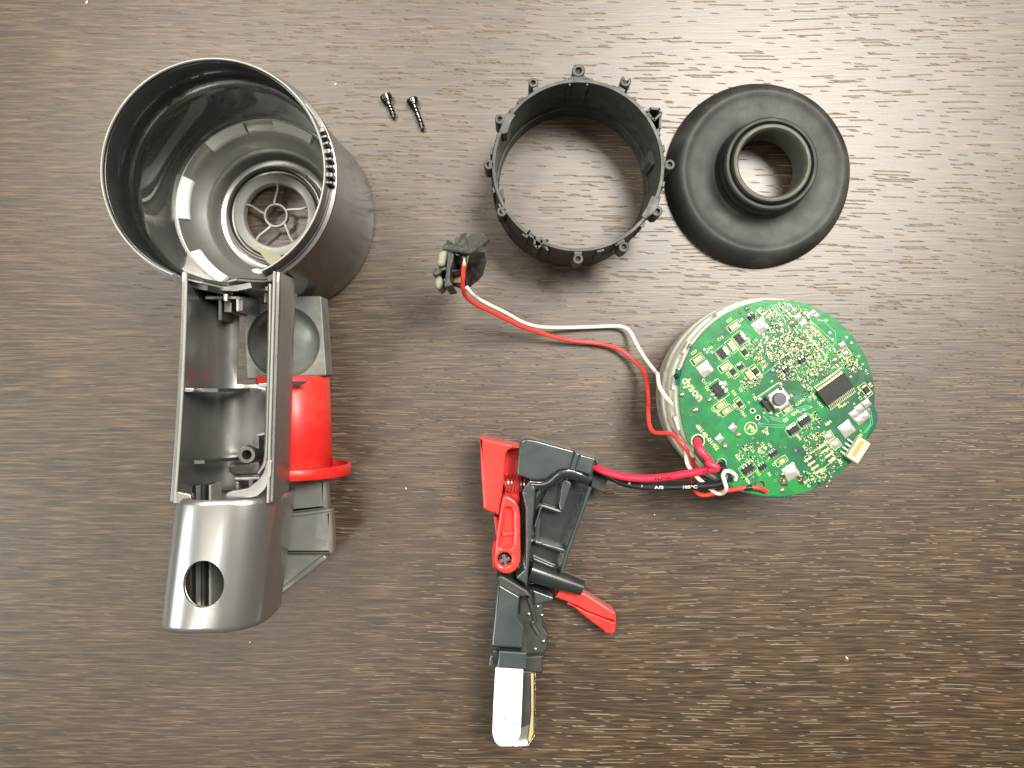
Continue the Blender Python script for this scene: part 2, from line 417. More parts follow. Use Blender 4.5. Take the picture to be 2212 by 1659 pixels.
def pcbmat():
    m, n, l, p = newmat('green_solder_mask')
    tcd = n.new('ShaderNodeTexCoord')
    a = n.new('ShaderNodeTexNoise'); a.inputs['Scale'].default_value = 42; a.inputs['Detail'].default_value = 3
    l.new(tcd.outputs['Object'], a.inputs['Vector'])
    cr = n.new('ShaderNodeValToRGB'); e = cr.color_ramp.elements
    e[0].position = 0.36; e[0].color = (0.010, 0.080, 0.045, 1); e[1].position = 0.52; e[1].color = (0.008, 0.230, 0.056, 1)
    l.new(a.outputs['Fac'], cr.inputs[0])
    # copper under the mask: small blocky patches, turned like the parts
    mp = n.new('ShaderNodeMapping'); mp.inputs['Rotation'].default_value = (0,0,R(-36)); mp.inputs['Scale'].default_value = (1,1,1)
    l.new(tcd.outputs['Object'], mp.inputs['Vector'])
    v = n.new('ShaderNodeTexVoronoi'); v.distance = 'CHEBYCHEV'; v.inputs['Scale'].default_value = 300
    l.new(mp.outputs[0], v.inputs['Vector'])
    mx = n.new('ShaderNodeMix'); mx.data_type = 'RGBA'; mx.blend_type = 'MULTIPLY'; mx.inputs[0].default_value = 0.35
    l.new(cr.outputs[0], mx.inputs[6]); l.new(v.outputs['Color'], mx.inputs[7])
    l.new(mx.outputs[2], p.inputs['Base Color'])
    p.inputs['Roughness'].default_value = 0.55
    p.inputs['Coat Weight'].default_value = 0.22; p.inputs['Coat Roughness'].default_value = 0.25; p.inputs['Specular IOR Level'].default_value = 0.3
    nb = n.new('ShaderNodeTexNoise'); nb.inputs['Scale'].default_value = 260; l.new(tcd.outputs['Object'], nb.inputs['Vector'])
    bp = n.new('ShaderNodeBump'); bp.inputs['Distance'].default_value = 0.0003; bp.inputs['Strength'].default_value = 0.5
    l.new(nb.outputs['Fac'], bp.inputs['Height']); l.new(bp.outputs[0], p.inputs['Coat Normal'])
    return m
M['pcb'] = pcbmat()

# ---------------------------------------------------------------- table
tb = bpy.data.meshes.new('table_top')
tb.from_pydata([(-0.6,-0.5,0),(0.6,-0.5,0),(0.6,0.5,0),(-0.6,0.5,0),(-0.6,-0.5,-0.02),(0.6,-0.5,-0.02),(0.6,0.5,-0.02),(-0.6,0.5,-0.02)], [],
               [(0,1,2,3),(7,6,5,4),(0,4,5,1),(1,5,6,2),(2,6,7,3),(3,7,4,0)])
tb.materials.append(M['wood'])
table = bpy.data.objects.new('table_top', tb); col.objects.link(table); table['kind'] = 'structure'
table['label'] = 'dark brown wood grain laminate table top'

# ================================================================ vacuum body
BC = (-99.9, 71.4, 0)
vac = thing('vacuum_body', 'gunmetal grey vacuum cleaner shell with open motor bucket, hollow handle and red collar', 'vacuum body', BC)
RIMH = [(0,75),(249,75),(252,70),(262,69),(265,62),(268,58),(272,60),(275,69),(277,74),(282,74.5),(286,67),(289,61),(293,57),(294.5,75),(360,75)]
def rimz(a):
    for (a0, h0), (a1, h1) in zip(RIMH, RIMH[1:]):
        if a0 <= a <= a1: return h0+(h1-h0)*(a-a0)/(a1-a0)
    return 75
def hz(a, r, z):
    t = rimz(a)
    return min(z, t-0.02*(75-z)) if t < 75 else z
outer = [(36.95,73.8),(37.15,74.9),(37.35,75),(37.55,74.8),(37.65,74.2),(37.7,67.2),(39.5,66.8),(39.7,66.0),(39.5,65.2),(38.6,64.6),(38.8,58),(39.4,40),(40.3,16),(41.0,4),(40.6,1),(39.8,0),(37,0),(36.5,1.2)]
bk = build('motor_bucket', lathe(outer, BC, 240, hz=hz), M['gun'], vac)
inner_w = [(36.95,73.8),(36.4,50),(35.9,26),(35.6,22.5)]
inner = [(35.6,22.5),(35.2,21),(34.6,20.0),(34.3,19.2),(32,16.5),(29.5,14.0),(27.4,12.6),(26.2,11.6),(25.4,9.6),(24.9,6.6),(24.2,4.6),(22.8,3.8),(21.0,3.8),(20.6,5.6),(20.2,7.4),(19.4,7.9)]
g = lathe(inner, BC, 240, hz=hz)
k = len(inner)
def keep(f):
    c = sum((Vector(g[0][i]) for i in f), Vector())/len(f)
    dx, dy = c.x-BC[0], c.y-BC[1]; r = math.hypot(dx, dy); a = math.degrees(math.atan2(dy, dx)) % 360
    if 273 < a < 296 and 26.0 < r < 35.6 and c.z < 24: return False
    return True
g = (g[0], [f for f in g[1] if keep(f)])
build('rim_edge', lathe([(36.9,74.85),(37.1,75.3),(37.5,75.3),(37.68,74.85)], BC, 240, hz=lambda a,r,z: z if rimz(a)>=74.9 else rimz(a)-75+z+0.1), M['edge'], vac)
o = build('bucket_floor', g, M['gunfloor'], vac)
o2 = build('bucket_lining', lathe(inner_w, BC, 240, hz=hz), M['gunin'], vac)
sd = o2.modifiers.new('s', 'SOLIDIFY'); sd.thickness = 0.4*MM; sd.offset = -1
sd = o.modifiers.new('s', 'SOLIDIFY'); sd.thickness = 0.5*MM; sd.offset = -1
# raised ledge running round the floor on the left
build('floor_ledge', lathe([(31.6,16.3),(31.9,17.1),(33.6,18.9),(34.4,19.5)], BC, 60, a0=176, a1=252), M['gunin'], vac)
# lip + grille
lip = [(20.2,5.0),(20.2,8.4),(19.8,8.9),(19.2,8.9),(18.9,8.2),(18.7,6.4),(17.9,6.2),(17.9,5)]
build('grille_collar', lathe(lip, BC, 96), M['gun'], vac)
gr = build('air_grille', lathe([(17.6,3.5),(17.6,7.2),(17.2,7.8),(16.9,7.9),(14.0,7.9),(13.5,7.5),(13.3,6.8),(13.3,3.5),(17.6,3.5)], BC, 96), M['grille'], vac)
build('hub_ring', lathe([(5.1,4.6),(5.1,7.0),(4.9,7.2),(4.4,7.2),(4.2,7.0),(4.2,4.6),(5.1,4.6)], BC, 48), M['grille'], gr)
for k in range(5):
    a0 = 100+72*k
    pts = []
    for j in range(9):
        t = j/8; r = 4.7+(13.7-4.7)*t
        a = a0 + 26*math.sin(t*math.pi*0.5)*(-1) + 14*t
        pts.append(Vector((BC[0]+r*math.cos(R(a)), BC[1]+r*math.sin(R(a)), 6.4)))
    gs = [bar(p, q, 0.85-0.25*(i/8), 1.0) for i, (p, q) in enumerate(zip(pts, pts[1:]))]
    build('spoke', merge(*gs), M['grille'], gr)
# floor foam pads
for a in (70, 118.5, 173.5, 226, 20):
    pf = [(34.9,21.3),(34.3,22.0),(32.0,19.6),(30.9,18.4),(30.9,15.6)]
    g = lathe([(35.0,20.0),(35.1,22.4),(34.6,22.7),(32.0,20.3),(31.7,19.6),(32.0,16.8),(35.0,20.0)], BC, 16, a0=a-14.2, a1=a+14.2)
    n_ = 7
    g[1].append(tuple(range(6))); g[1].append(tuple(16*n_+i for i in range(6)))
    build('foam_pad', g, M['foam'], vac)
# teeth of the bayonet ring
for k, a in enumerate([22,18.5,15,11,7,3,-1,-5]+[152,157,162,167,172,177,182,187,191]):
    c = Vector((BC[0]+38.2*math.cos(R(a)), BC[1]+38.2*math.sin(R(a)), 69.8))
    bevel(build('rim_tooth', boxgeo(c, 2.2, 0.9 if k % 3 else 1.5, 5.2, a+random.uniform(-6,6)), M['gun'], vac), 0.15)
# guide rib on the flange
build('rim_band', lathe([(37.85,68.0),(38.4,68.0),(38.4,68.5),(37.85,68.5)], BC, 80, a0=-62, a1=40), M['gun'], vac)
# torn tape inside
tp = [WF('Q',1330,80,11), WF('Q',1480,150,14), WF('Q',1700,250,17), WF('Q',1830,290,20), WF('Q',1890,380,22), WF('Q',1700,500,30), WF('Q',1610,420,26), WF('Q',1490,260,18), WF('Q',1400,170,13)]
o = build('torn_tape', (tp, [(0,1,8),(1,2,7,8),(2,6,7),(2,3,6),(3,4,5,6)]), M['tape'], vac, smooth=0)
o.modifiers.new('s','SOLIDIFY').thickness = 0.3*MM
# white piece seen through the broken floor
build('inner_bearing_cap', lathe([(0,12),(2.4,12),(3.6,11),(4,9),(4,2),(0,2)], (WF('Q',1400,680,12).x, WF('Q',1400,680,12).y, 0), 24), M['foam'], vac)

# ---- handle: open tub, then closed sleeve
def section(x0, x1, zb, zt, n, open_top):
    """cross-section points left-top -> bottom -> right-top"""
    cx = (x0+x1)/2; hw = (x1-x0)/2
    pts = []
    if open_top:
        zs = zb+ (zt-zb)*0.52
        for i in range(5): pts.append((x0, zt-(zt-zs)*i/5))
        m = n
        for i in range(m+1):
            t = math.pi*(i/m)
            c, s_ = -math.cos(t), math.sin(t)
            pts.append((cx+hw*math.copysign(abs(c)**0.8, c), zs-(zs-zb)*abs(s_)**0.8))
        for i in range(1, 6): pts.append((x1, zs+(zt-zs)*i/5))
    else:
        for i in range(n):
            t = 2*math.pi*i/n
            c, s_ = math.cos(t), math.sin(t)
            e = 0.70
            pts.append((cx+hw*math.copysign(abs(c)**e, c), (zb+zt)/2+(zt-zb)/2*math.copysign(abs(s_)**e, s_)))
    return pts
ys = [38, 34, 30, 26.5, 22, 15, 8, 0, -5, -12, -20, -28, -34, -38, -40]
secs = []
for y in ys:
    t = (38-y)/78.0
    x0 = -110.4-3.8*t**1.6; x1 = -79.6-2.2*t
    secs.append([(x, y, z) for x, z in section(x0, x1, 42, 72.5, 16, True)])
V = [p for s_ in secs for p in s_]; n_ = len(secs[0]); F = []
for i in range(len(secs)-1):
    for j in range(n_-1):
        y = (ys[i]+ys[i+1])/2
        if y > 0 and y < 30 and 10 < j < n_-8: continue
        if y > 30 and 11 < j < n_-8: continue
        F.append((i*n_+j, (i+1)*n_+j, (i+1)*n_+j+1, i*n_+j+1))
tub = build('handle_shell', (V, F), M['tub'], vac, smooth=50)
md = tub.modifiers.new('s', 'SOLIDIFY'); md.thickness = 1.25*MM; md.offset = 1
bevel(tub, 0.25)
for q_ in (0, -1):
    ep = [Vector(s_[q_])+Vector((0.5 if q_ == 0 else -0.5, 0, 0.1)) for s_ in secs]
    build('wall_edge', tubegeo(ep, 0.5, 10), M['edge'], vac)
# sleeve
ys2 = [-39.5,-40,-40.6,-46,-54,-62,-70,-76,-80.6,-81.2,-81.6]
V = []; F = []
nn = 72
for i, y in enumerate(ys2):
    t = (-39.5-y)/42.0
    gset = 0.35 if i in (0, len(ys2)-1) else 0
    pts = section(-114.9-4.3*t+gset, -81.3-5.0*t-gset, 37+1*t, 75.2+1.5*t-gset, nn, False)
    rot = Matrix.Rotation(R(0), 2)
    cx = sum(p[0] for p in pts)/nn; cz = sum(p[1] for p in pts)/nn
    for x, z in pts:
        V.append((x, y, z+ (cx-x)*0.06))
for i in range(len(ys2)-1):
    for j in range(nn):
        a = i*nn+j; b = i*nn+(j+1) % nn
        F.append((a, b, b+nn, a+nn))
sl = build('handle_sleeve', (V, F), M['silver'], vac, smooth=60)
md = sl.modifiers.new('s', 'SOLIDIFY'); md.thickness = 1.5*MM; md.offset = 1
# make solidify real then cut the round hole
dg = bpy.context.evaluated_depsgraph_get(); dg.update()
sl.data = bpy.data.meshes.new_from_object(sl.evaluated_get(dg)); sl.modifiers.clear()
hc = W(443, 1259, 76)
ell = [(hc.x+6.75*math.cos(2*math.pi*k/48), hc.y+7.75*math.sin(2*math.pi*k/48)) for k in range(48)]
V = [(x, y, 55) for x, y in ell]+[(x, y, 95) for x, y in ell]
F = [(k, (k+1) % 48, (k+1) % 48+48, k+48) for k in range(48)]+[tuple(range(48))[::-1], tuple(range(48, 96))]
cut(sl, (V, F))
# raised lip round the hole following the curved top
def sleeve_z(x, y):
    t = (-39.5-y)/42.0
    x0, x1, zb, zt = -114.9-4.3*t, -81.3-5.0*t, 37+1*t, 75.2+1.5*t
    cx = (x0+x1)/2; hw = (x1-x0)/2
    c = min(1, abs((x-cx)/hw))**(1/0.70); s_ = math.sqrt(max(0, 1-c*c))
    return (zb+zt)/2+(zt-zb)/2*s_**0.70+(cx-x)*0.06
lipp = [Vector((hc.x+7.0*math.cos(2*math.pi*k/64), hc.y+8.0*math.sin(2*math.pi*k/64), 0)) for k in range(65)]
for p in lipp: p.z = sleeve_z(p.x, p.y)-0.05
build('hole_lip', tubegeo(lipp, 0.42, 8, caps=False), M['silver'], vac)
# rails inside the sleeve, seen through the hole and at the open end of the tub
for (x, w_, z, m_) in ((-113.6, 1.2, 46, 'gun'), (-111.4, 1.7, 43, 'silver'), (-109.3, 0.8, 44, 'gun'), (-107.6, 0.8, 42, 'grille')):
    build('inner_rail', boxgeo((x, -58, z+11), w_, 44, 10), M[m_], vac)
# lips at the tub's lower end
plate('corner_lip', [rnd(loopF('C', [(232,236),(300,252),(348,258),(362,300),(358,350),(214,350),(206,330)], 73.5), 0.8)], 70.5, 73.5, M['silver'], vac, 0.4)
plate('corner_lip', [rnd(loopF('C', [(690,240),(850,212),(945,140),(1000,60),(1022,-40),(1070,-40),(1068,90),(1010,225),(940,288),(800,312),(668,326),(664,262)], 73.0), 0.8)], 69.5, 73.0, M['silver'], vac, 0.4)
# inner wall strip on the right side (double line with a dark groove)
ir = [(905,60),(902,400),(893,700),(890,850),(884,1100),(878,1300),(870,1385),(850,1440),(815,1490)]
pts = spline([WF('B', x, y, 71.5) for x, y in ir], 5)
build('inner_wall_edge', tubegeo(pts, 0.62, 10), M['silver'], vac)
pts2 = [p-Vector((0,0,17)) for p in pts]
V = [p for pr in zip(pts, pts2) for p in pr]
F = [(2*i, 2*i+2, 2*i+3, 2*i+1) for i in range(len(pts)-1)]
o = build('inner_wall', (V, F), M['gun'], vac); o.modifiers.new('s','SOLIDIFY').thickness = 0.9*MM
# wall tabs and ribs
plate('wall_tab', [rnd(loopF('B', [(240,843),(320,843),(328,858),(322,877),(240,877)], 72), 0.4)], 66, 72, M['silver'], vac, 0.3)
plate('wall_tab', [rnd(loopF('B', [(812,810),(885,804),(888,838),(815,842)], 71.8), 0.4)], 66, 71.8, M['silver'], vac, 0.3)
for (fy, z1, x1, zb) in ((862, 68, -94, 48), (1405, 67, -99, 49)):
    y = WF('B', 300, fy, z1).y
    pr = [(-109.5, z1), (x1-7, z1), (x1, z1-12), (x1-1, zb-5), (-101, zb-5), (-109.5, zb+12)]
    V = [(x, y-0.6, z) for x, z in pr]+[(x, y+0.6, z) for x, z in pr]
    F = [tuple(range(6)), tuple(range(6, 12))[::-1]]+[(i, (i+1) % 6, (i+1) % 6+6, i+6) for i in range(6)]
    build('cross_rib', (V, F), M['gun'], vac, smooth=20)
# screw boss
bc = WF('B', 720, 1350, 60)
bos = build('screw_boss', lathe([(3.6,42),(3.3,50),(3.15,59.4),(2.9,60),(1.75,60),(1.5,59.4),(1.45,50),(0,50)], (bc.x+0.3, bc.y, 0), 32), M['gun'], vac)
plate('boss_web', [loopF('B', [(760,1290),(800,1195),(825,1205),(830,1320)], 54)], 43, 55, M['gun'], vac, 0.2)
bb = [(600,1430),(590,1470),(640,1505),(825,1500),(828,1400)]
plate('boss_step', [rnd(loopF('B', bb, 46), 1)], 42.5, 46, M['gun'], vac, 0.5)
plate('t_bracket', [rnd(loopF('B', [(630,1522),(830,1518),(830,1540),(775,1545),(768,1600),(742,1600),(738,1545),(632,1545)], 58), 0.4)], 50, 58, M['silver'], vac, 0.3)
plate('t_bracket', [rnd(loopF('B', [(640,1555),(668,1555),(668,1610),(640,1610)], 54), 0.3)], 48, 54, M['silver'], vac, 0.3)
# oval moulding mark
cx_, cy_ = WF('B', 580, 985, 31).xy
# clips under the bucket
def clip(k_, x0, y0, x1, y1, z0, z1, m_='gun'):
    plate('mounting_clip', [rnd(loopF(k_, [(x0,y0),(x1,y0),(x1,y1),(x0,y1)], z1), 0.3)], z0, z1, M[m_], vac, 0.25)
clip('Q', 840,970, 915,1110, 40, 60, 'silver'); clip('Q', 850,1110, 985,1305, 38, 55); clip('Q', 1060,1010, 1110,1290, 40, 58, 'silver')
clip('Q', 1110,1010, 1180,1280, 38, 57); clip('Q', 1550,960, 1600,1130, 40, 60)
y = WF('Q', 500, 960, 62).y
build('bucket_foot_wall', boxgeo((-95.5, 33.6, 50), 27, 1.4, 22), M['gun'], vac)
build('bucket_foot_panel', boxgeo((-103.0, 30.8, 50), 12.5, 1.0, 16), M['gun'], vac)
for k in range(1):
    build('cable_guide', boxgeo((-104.8, 27.5, 50), 1.0, 9, 12), M['gun'], vac)

# ---- inlet duct under the handle
zt = 28
ring_c = WF('B', 1003, 500, zt); rr_ = (WF('B',1278,500,zt)-ring_c).x
dl = rnd(loopF('B', [(692,150),(1290,150),(1312,500),(1330,752),(730,778)], zt), 0.8)
plate('duct_block', [dl, circ(ring_c, rr_*0.985, 72)], 17, zt, M['duct'], vac, 0.5)
g = lathe([(rr_, 27.4)]+[(rr_*math.cos(R(t)), 27.4-9*math.sin(R(t))) for t in range(10, 91, 10)], (ring_c.x, ring_c.y, 0), 72)
o = build('duct_dish', g, M['duct'], vac)
dl2 = rnd(loopF('B', [(700,150),(1215,150),(1240,500),(1255,730),(735,760)], 17), 0.8)
plate('duct_base', [dl2], 4, 16.8, M['duct'], vac, 0.6)
CX, CZ = -88.6, 20.5
def ytube(name, y0, y1, r0, r1, m_, parent, extra=()):
    prof = [(r0-1.6, y0), (r0-0.3, y0), (r0, y0-0.3)]+list(extra)+[(r1, y1+0.3), (r1-0.3, y1), (r1-1.6, y1), (r0-1.6, y0)]
    V, F = [], []
    n_ = 72; k = len(prof)
    for i in range(n_):
        a = 2*math.pi*i/n_
        for r, y in prof: V.append((CX+r*math.cos(a), y, CZ+r*math.sin(a)))
    for i in range(n_):
        for j in range(k-1):
            a = i*k+j; b = ((i+1) % n_)*k+j
            F.append((a, b, b+1, a+1))
    return build(name, (V, F), M[m_], parent, smooth=50)
yy = lambda py: (829.5-py)*S*(D-26)/D
ytube('red_collar', yy(812), yy(1012), 14.4, 15.6, 'red', vac)
ytube('collar_flange', yy(1005), yy(1029), 23.0, 22.8, 'red', vac)
plate('nozzle_neck', [rnd(loopF('C', [(1100,105),(1545,105),(1562,405),(1100,450)], 29), 1.0)], 22, 29, M['nozzle'], vac, 1.8, bres=4)
plate('nozzle_socket', [rnd(loopF('C', [(1100,450),(1300,442),(1588,400),(1604,600),(1606,792),(1100,792)], 31), 0.8)], 24.5, 31, M['nozzle'], vac, 1.4, bres=4)
plate('nozzle_base', [[Vector((CX-13, yy(1030))), Vector((CX-13, yy(1190))), Vector((CX+8.5, yy(1190))), Vector((CX+8.5, yy(1030)))]], 1, 25, M['nozzle'], vac, 1.5)
pl_ = spline([WF('C', x, y, 31.2) for x, y in ((1150,449),(1300,442),(1450,424),(1588,400))], 5)
build('socket_lip', tubegeo(pl_, 0.7, 10), M['nozzle'], vac)
ya = yy(1196)
plate('nozzle_tip', [[Vector((CX-12, ya+2)), Vector((CX+15.2, ya+2)), Vector((CX+15.2, ya)), Vector((CX-2, ya-13.5)), Vector((CX-12, ya-20))]], 20, 27, M['nozzle'], vac, 0.5)
o = build('nozzle_rim', bar((CX+15.0, ya-0.6, 25.5), (CX-8, ya-18.6, 25.5), 2.6, 5), M['duct'], vac); bevel(o, 0.9, 3)
# small dark cut-out in the collar
plate('collar_slot', [rnd(loopF('B', [(1040,792),(1165,792),(1150,812),(1100,832),(1040,835)], 41), 0.8)], 37.6, 38.6, M['black_in'], vac, 0.1)

# ================================================================ two screws
def screw(X0, Y0, X1, Y1, threads, label):
    a = WF('N', X0, Y0, 2.6); b = WF('N', X1, Y1, 1.6)
    t = thing('screw', label, 'screw', (a.x, a.y, 0), 'small black screws lying on the table')
    d = (b-a).normalized(); L = (b-a).length
    s = d.cross(Vector((0,0,1))).normalized(); u = s.cross(d)
    def lt(prof, n=28):
        V, F = [], []; k = len(prof)
        for i in range(n):
            an = 2*math.pi*i/n
            for r, h in prof: V.append(a+d*h+(s*math.cos(an)+u*math.sin(an))*r)
        for i in range(n):
            for j in range(k-1):
                x = i*k+j; y = ((i+1) % n)*k+j; F.append((x, y, y+1, x+1))
        return V, F
    build('head', lt([(0,-1.2),(1.5,-1.2),(2.3,-1.15),(2.55,-0.8),(2.55,0.8),(2.3,1.1),(0,1.1)]), M['screw'], t)
    build('washer_collar', lt([(0,1.05),(2.1,1.05),(2.1,1.5),(1.2,1.7),(0,1.7)]), M['screw'], t)
    build('shank', lt([(0,1.4),(0.95,1.4),(0.95,L-0.9),(0.6,L),(0,L)]), M['screw'], t)
    hel = []
    n = threads*20
    for i in range(n+1):
        f = i/n; h = 3.0+(L-4.0)*f; an = 2*math.pi*threads*f
        hel.append(a+d*h+(s*math.cos(an)+u*math.sin(an))*1.0)
    build('thread', tubegeo(hel, 0.32, 6), M['screw'], t)
    V, F = merge(*[bar(a-d*1.25-x*1.3, a-d*1.25+x*1.3, 0.5, 0.5) for x in (s, u)])
    build('head_slot', (V, F), M['hole'], t)
screw(470, 470, 715, 1090, 4, 'shorter black screw, left of the two beside the bucket')
screw(1245, 575, 1560, 1430, 6, 'longer black screw, right of the two beside the bucket')

# ================================================================ retaining ring
RC = W(1249, 357, 35); RC = (RC.x, RC.y, 0)
rg = thing('retaining_ring', 'matt black plastic ring edged with small screw lugs', 'ring', RC)
def rh(a, r, z): return z+ (0.5*math.sin(R(a*7))*0.4 if z > 30 else (1.2*math.sin(R(a*3)) if z < 2 and z > 0.1 else 0))
build('ring_band', lathe([(31.9,0),(31.9,33.5),(32.1,35),(33.2,35),(33.5,34.4),(33.6,20),(33.9,19.5),(34.0,0.6),(33.6,0),(31.9,0)], RC, 200, hz=None), M['ring'], rg)
build('inner_step', lathe([(31.92,8),(31.3,8),(31.1,8.6),(31.1,0.5),(31.92,0.2)], RC, 160), M['ring'], rg)
def lug(px, py, big=1.0, label=None, gap=None, h=12):
    c = W(px, py, 35); dx, dy = c.x-RC[0], c.y-RC[1]; an = math.atan2(dy, dx)
    prof = [(0.95*big,35-h),(1.75*big,35-h),(1.85*big,34.7),(1.6*big,35),(1.0*big,35),(0.85*big,34.5),(0.85*big,30),(0,30)]
    o = build('screw_lug', lathe(prof, (c.x, c.y, 0), 24, a0=0 if not gap else gap[0], a1=360 if not gap else gap[1]), M['ring'], rg)
    build('lug_bore', lathe([(0,33.6),(0.84*big,33.6)], (c.x, c.y, 0), 16), M['hole'], o)
    r0 = 33.3
    cen = Vector((RC[0]+r0*math.cos(an), RC[1]+r0*math.sin(an), 35-h/2))
    build('lug_web', boxgeo(cen, 2.4, 2.6*big, h-0.6, math.degrees(an)), M['ring'], o)
for p in ((1152,178,1.0),(1080,257,1.05),(1056,355,1.05),(1447,355,1.1),(1084,457,1.05),(1420,456,1.1),(1348,533,1.1),(1249,559,1.1)): lug(*p)
lug(1352,175,1.15, gap=(110,400)); lug(1250,152,1.35, h=20)
c = W(1250,168,35)
for sx in (-1, 1):
    bevel(build('top_post_cheek', boxgeo((c.x+sx*3.4, c.y-1.2, 25), 0.9, 3.2, 19), M['ring'], rg), 0.2)
bevel(build('top_post', boxgeo((c.x, c.y-0.2, 24), 6.0, 2.6, 20), M['ring'], rg), 0.3)
# open V lug (upper right), broken lug (lower left)
def vlug(pts, z0=14, z1=35):
    P_ = [WF('E', x, y, z1).xy for x, y in pts]
    gs = []
    for a, b in zip(P_, P_[1:]):
        m = (a+b)/2; L = (b-a).length; an = math.degrees(math.atan2((b-a).y, (b-a).x))
        gs.append(boxgeo((m.x, m.y, (z0+z1)/2), L+0.5, 0.8, z1-z0, an))
    return merge(*gs)
build('open_lug', vlug([(1255,400),(1275,380),(1340,385),(1355,415),(1305,465),(1285,450),(1262,420)]), M['ring'], rg)
build('open_lug_wall', vlug([(1205,410),(1260,470),(1300,560),(1345,530),(1350,430)], 6, 33), M['ring'], rg)
build('open_lug', vlug([(425,1320),(425,1385),(445,1405),(475,1385),(475,1330)]), M['ring'], rg)
build('broken_tab', vlug([(365,1325),(385,1280),(410,1310)], 18, 35), M['ring'], rg)
build('broken_tab', vlug([(480,1350),(520,1350),(500,1390),(520,1420)], 18, 34.6), M['ring'], rg)
plate('inner_pad', [rnd(loopF('E', [(215,415),(255,405),(285,430),(250,480),(225,560),(190,572),(165,545),(190,480)], 35.2), 0.4)], 26, 35.2, M['ring'], rg, 0.25)
plate('inner_pad', [rnd(loopF('E', [(1285,1020),(1345,1040),(1335,1100),(1300,1150),(1235,1195),(1208,1170),(1245,1110)], 35.2), 0.4)], 26, 35.2, M['ring'], rg, 0.25)
plate('inner_clip', [rnd(loopF('E', [(1255,700),(1295,690),(1330,720),(1325,780),(1290,800),(1260,770)], 24), 0.4)], 8, 24, M['ring'], rg, 0.25)
plate('inner_clip', [rnd(loopF('E', [(165,985),(190,970),(205,1050),(180,1055)], 30), 0.3)], 20, 30, M['ring'], rg, 0.2)
for a in (83, 97, 118, 131, 140, 170, 196, 207, 232, 248, 285, 297, 318, 338, 348, 12, 22, 38, 50, 60, 64):
    c = Vector((RC[0]+33.9*math.cos(R(a)), RC[1]+33.9*math.sin(R(a)), 24))
    bevel(build('outer_nub', boxgeo(c, 1.0, random.uniform(1.6, 3.2), 20, a), M['ring'], rg), 0.15)

# ================================================================ rubber seal
SC = W(1641, 375, 5); SC = (SC.x, SC.y, 0)
sealg = thing('rubber_seal', 'large worn black rubber gasket disc with raised round neck', 'rubber seal', SC)
def sh(a, r, z): return z+0.35*math.sin(R(a*3+20))*(r/39)**3+0.15*math.sin(R(a*8))*(r/39)**4
prof = [(38.9,0.0),(39.5,0.4),(39.6,1.4),(39.1,3.2),(38.2,5.4),(36.9,7.6),(35.6,9.1),(34.2,9.9),(32.9,9.9),(31.8,9.4),(29.5,9.0),(25.5,8.8),(21.8,8.9),(20.4,9.4),(19.6,10.6),(19.3,12.6),
        (19.5,13.2),(19.5,14.6),(19.0,15.2),(18.8,17.2),(19.1,18.0),(18.9,19.6),(18.3,20.2),(17.3,20.2),(16.9,19.7),(16.6,16.5),(16.1,16.2),(15.6,16.5)]
build('disc', lathe(prof, SC, 160, hz=sh), M['rubber'], sealg)
prof2 = [(15.7,16.0),(15.9,20.6),(15.6,21.3),(15.1,21.5),(14.3,21.4),(13.7,20.6),(13.3,18.5),(13.2,12),(13.6,6),(15,4.5),(17,4.2)]
build('neck_lip', lathe(prof2, SC, 120), M['rubber2'], sealg)
build('underside', lathe([(17,4.2),(24,5.4),(32,6.2),(36,4),(38.2,0.2),(38.9,0)], SC, 120), M['rubber'], sealg)

# ================================================================ motor unit with circuit board
BZ = 40.4
PC = W(1677, 860, BZ); PC = (PC.x, PC.y, 0)
pk = thing('motor_pack', 'round milky plastic motor pack topped by a crowded green circuit board', 'motor pack', PC)
CC = (PC[0]-1.0, PC[1]+0.6, 0)
casp = [(0,0),(36.4,0),(37.2,0.6),(37.4,3),(37.4,9),(38.0,9.4),(38.3,10.2),(38.3,18.5),(37.9,19),(37.3,19.3),(37.1,26),(37.6,26.4),(38.3,27),(38.4,33),(38.0,33.6),(37.2,33.8),(37.2,37.6),(36.8,38.2),(0,38.2)]
cs = build('casing', lathe(casp, CC, 160), M['casing'], pk)
for a in (150, 172, 196, 214, 232, 120):
    c = Vector((CC[0]+37.6*math.cos(R(a)), CC[1]+37.6*math.sin(R(a)), 36))
    bevel(build('casing_tab', boxgeo(c, 1.3, 5.5, 5.0, a), M['casing'], cs), 0.4)
for a in (158, 185, 205):
    c = Vector((CC[0]+37.6*math.cos(R(a)), CC[1]+37.6*math.sin(R(a)), 14))
    bevel(build('casing_rib', boxgeo(c, 1.2, 2.2, 8, a), M['casing'], cs), 0.3)
def brd(a, rad):
    r = rad
    if 168 < a < 206: r -= 0.7*math.sin(R((a-168)/38*180))
    if 208 < a < 214: r -= 0.8
    return r
bl = [Vector((PC[0]+brd(a, 37.35)*math.cos(R(a)), PC[1]+brd(a, 37.35)*math.sin(R(a)))) for a in range(0, 360, 2)]
gp = lambda x, y, z=BZ: WF('G', x, y, z)
holes = [circ(gp(803,922).xy, 0.62, 16), circ(gp(843,973).xy, 0.62, 16)]
pcb = plate('circuit_board', [bl]+holes, 38.8, BZ, M['pcb'], pk, 0.12, bres=1)
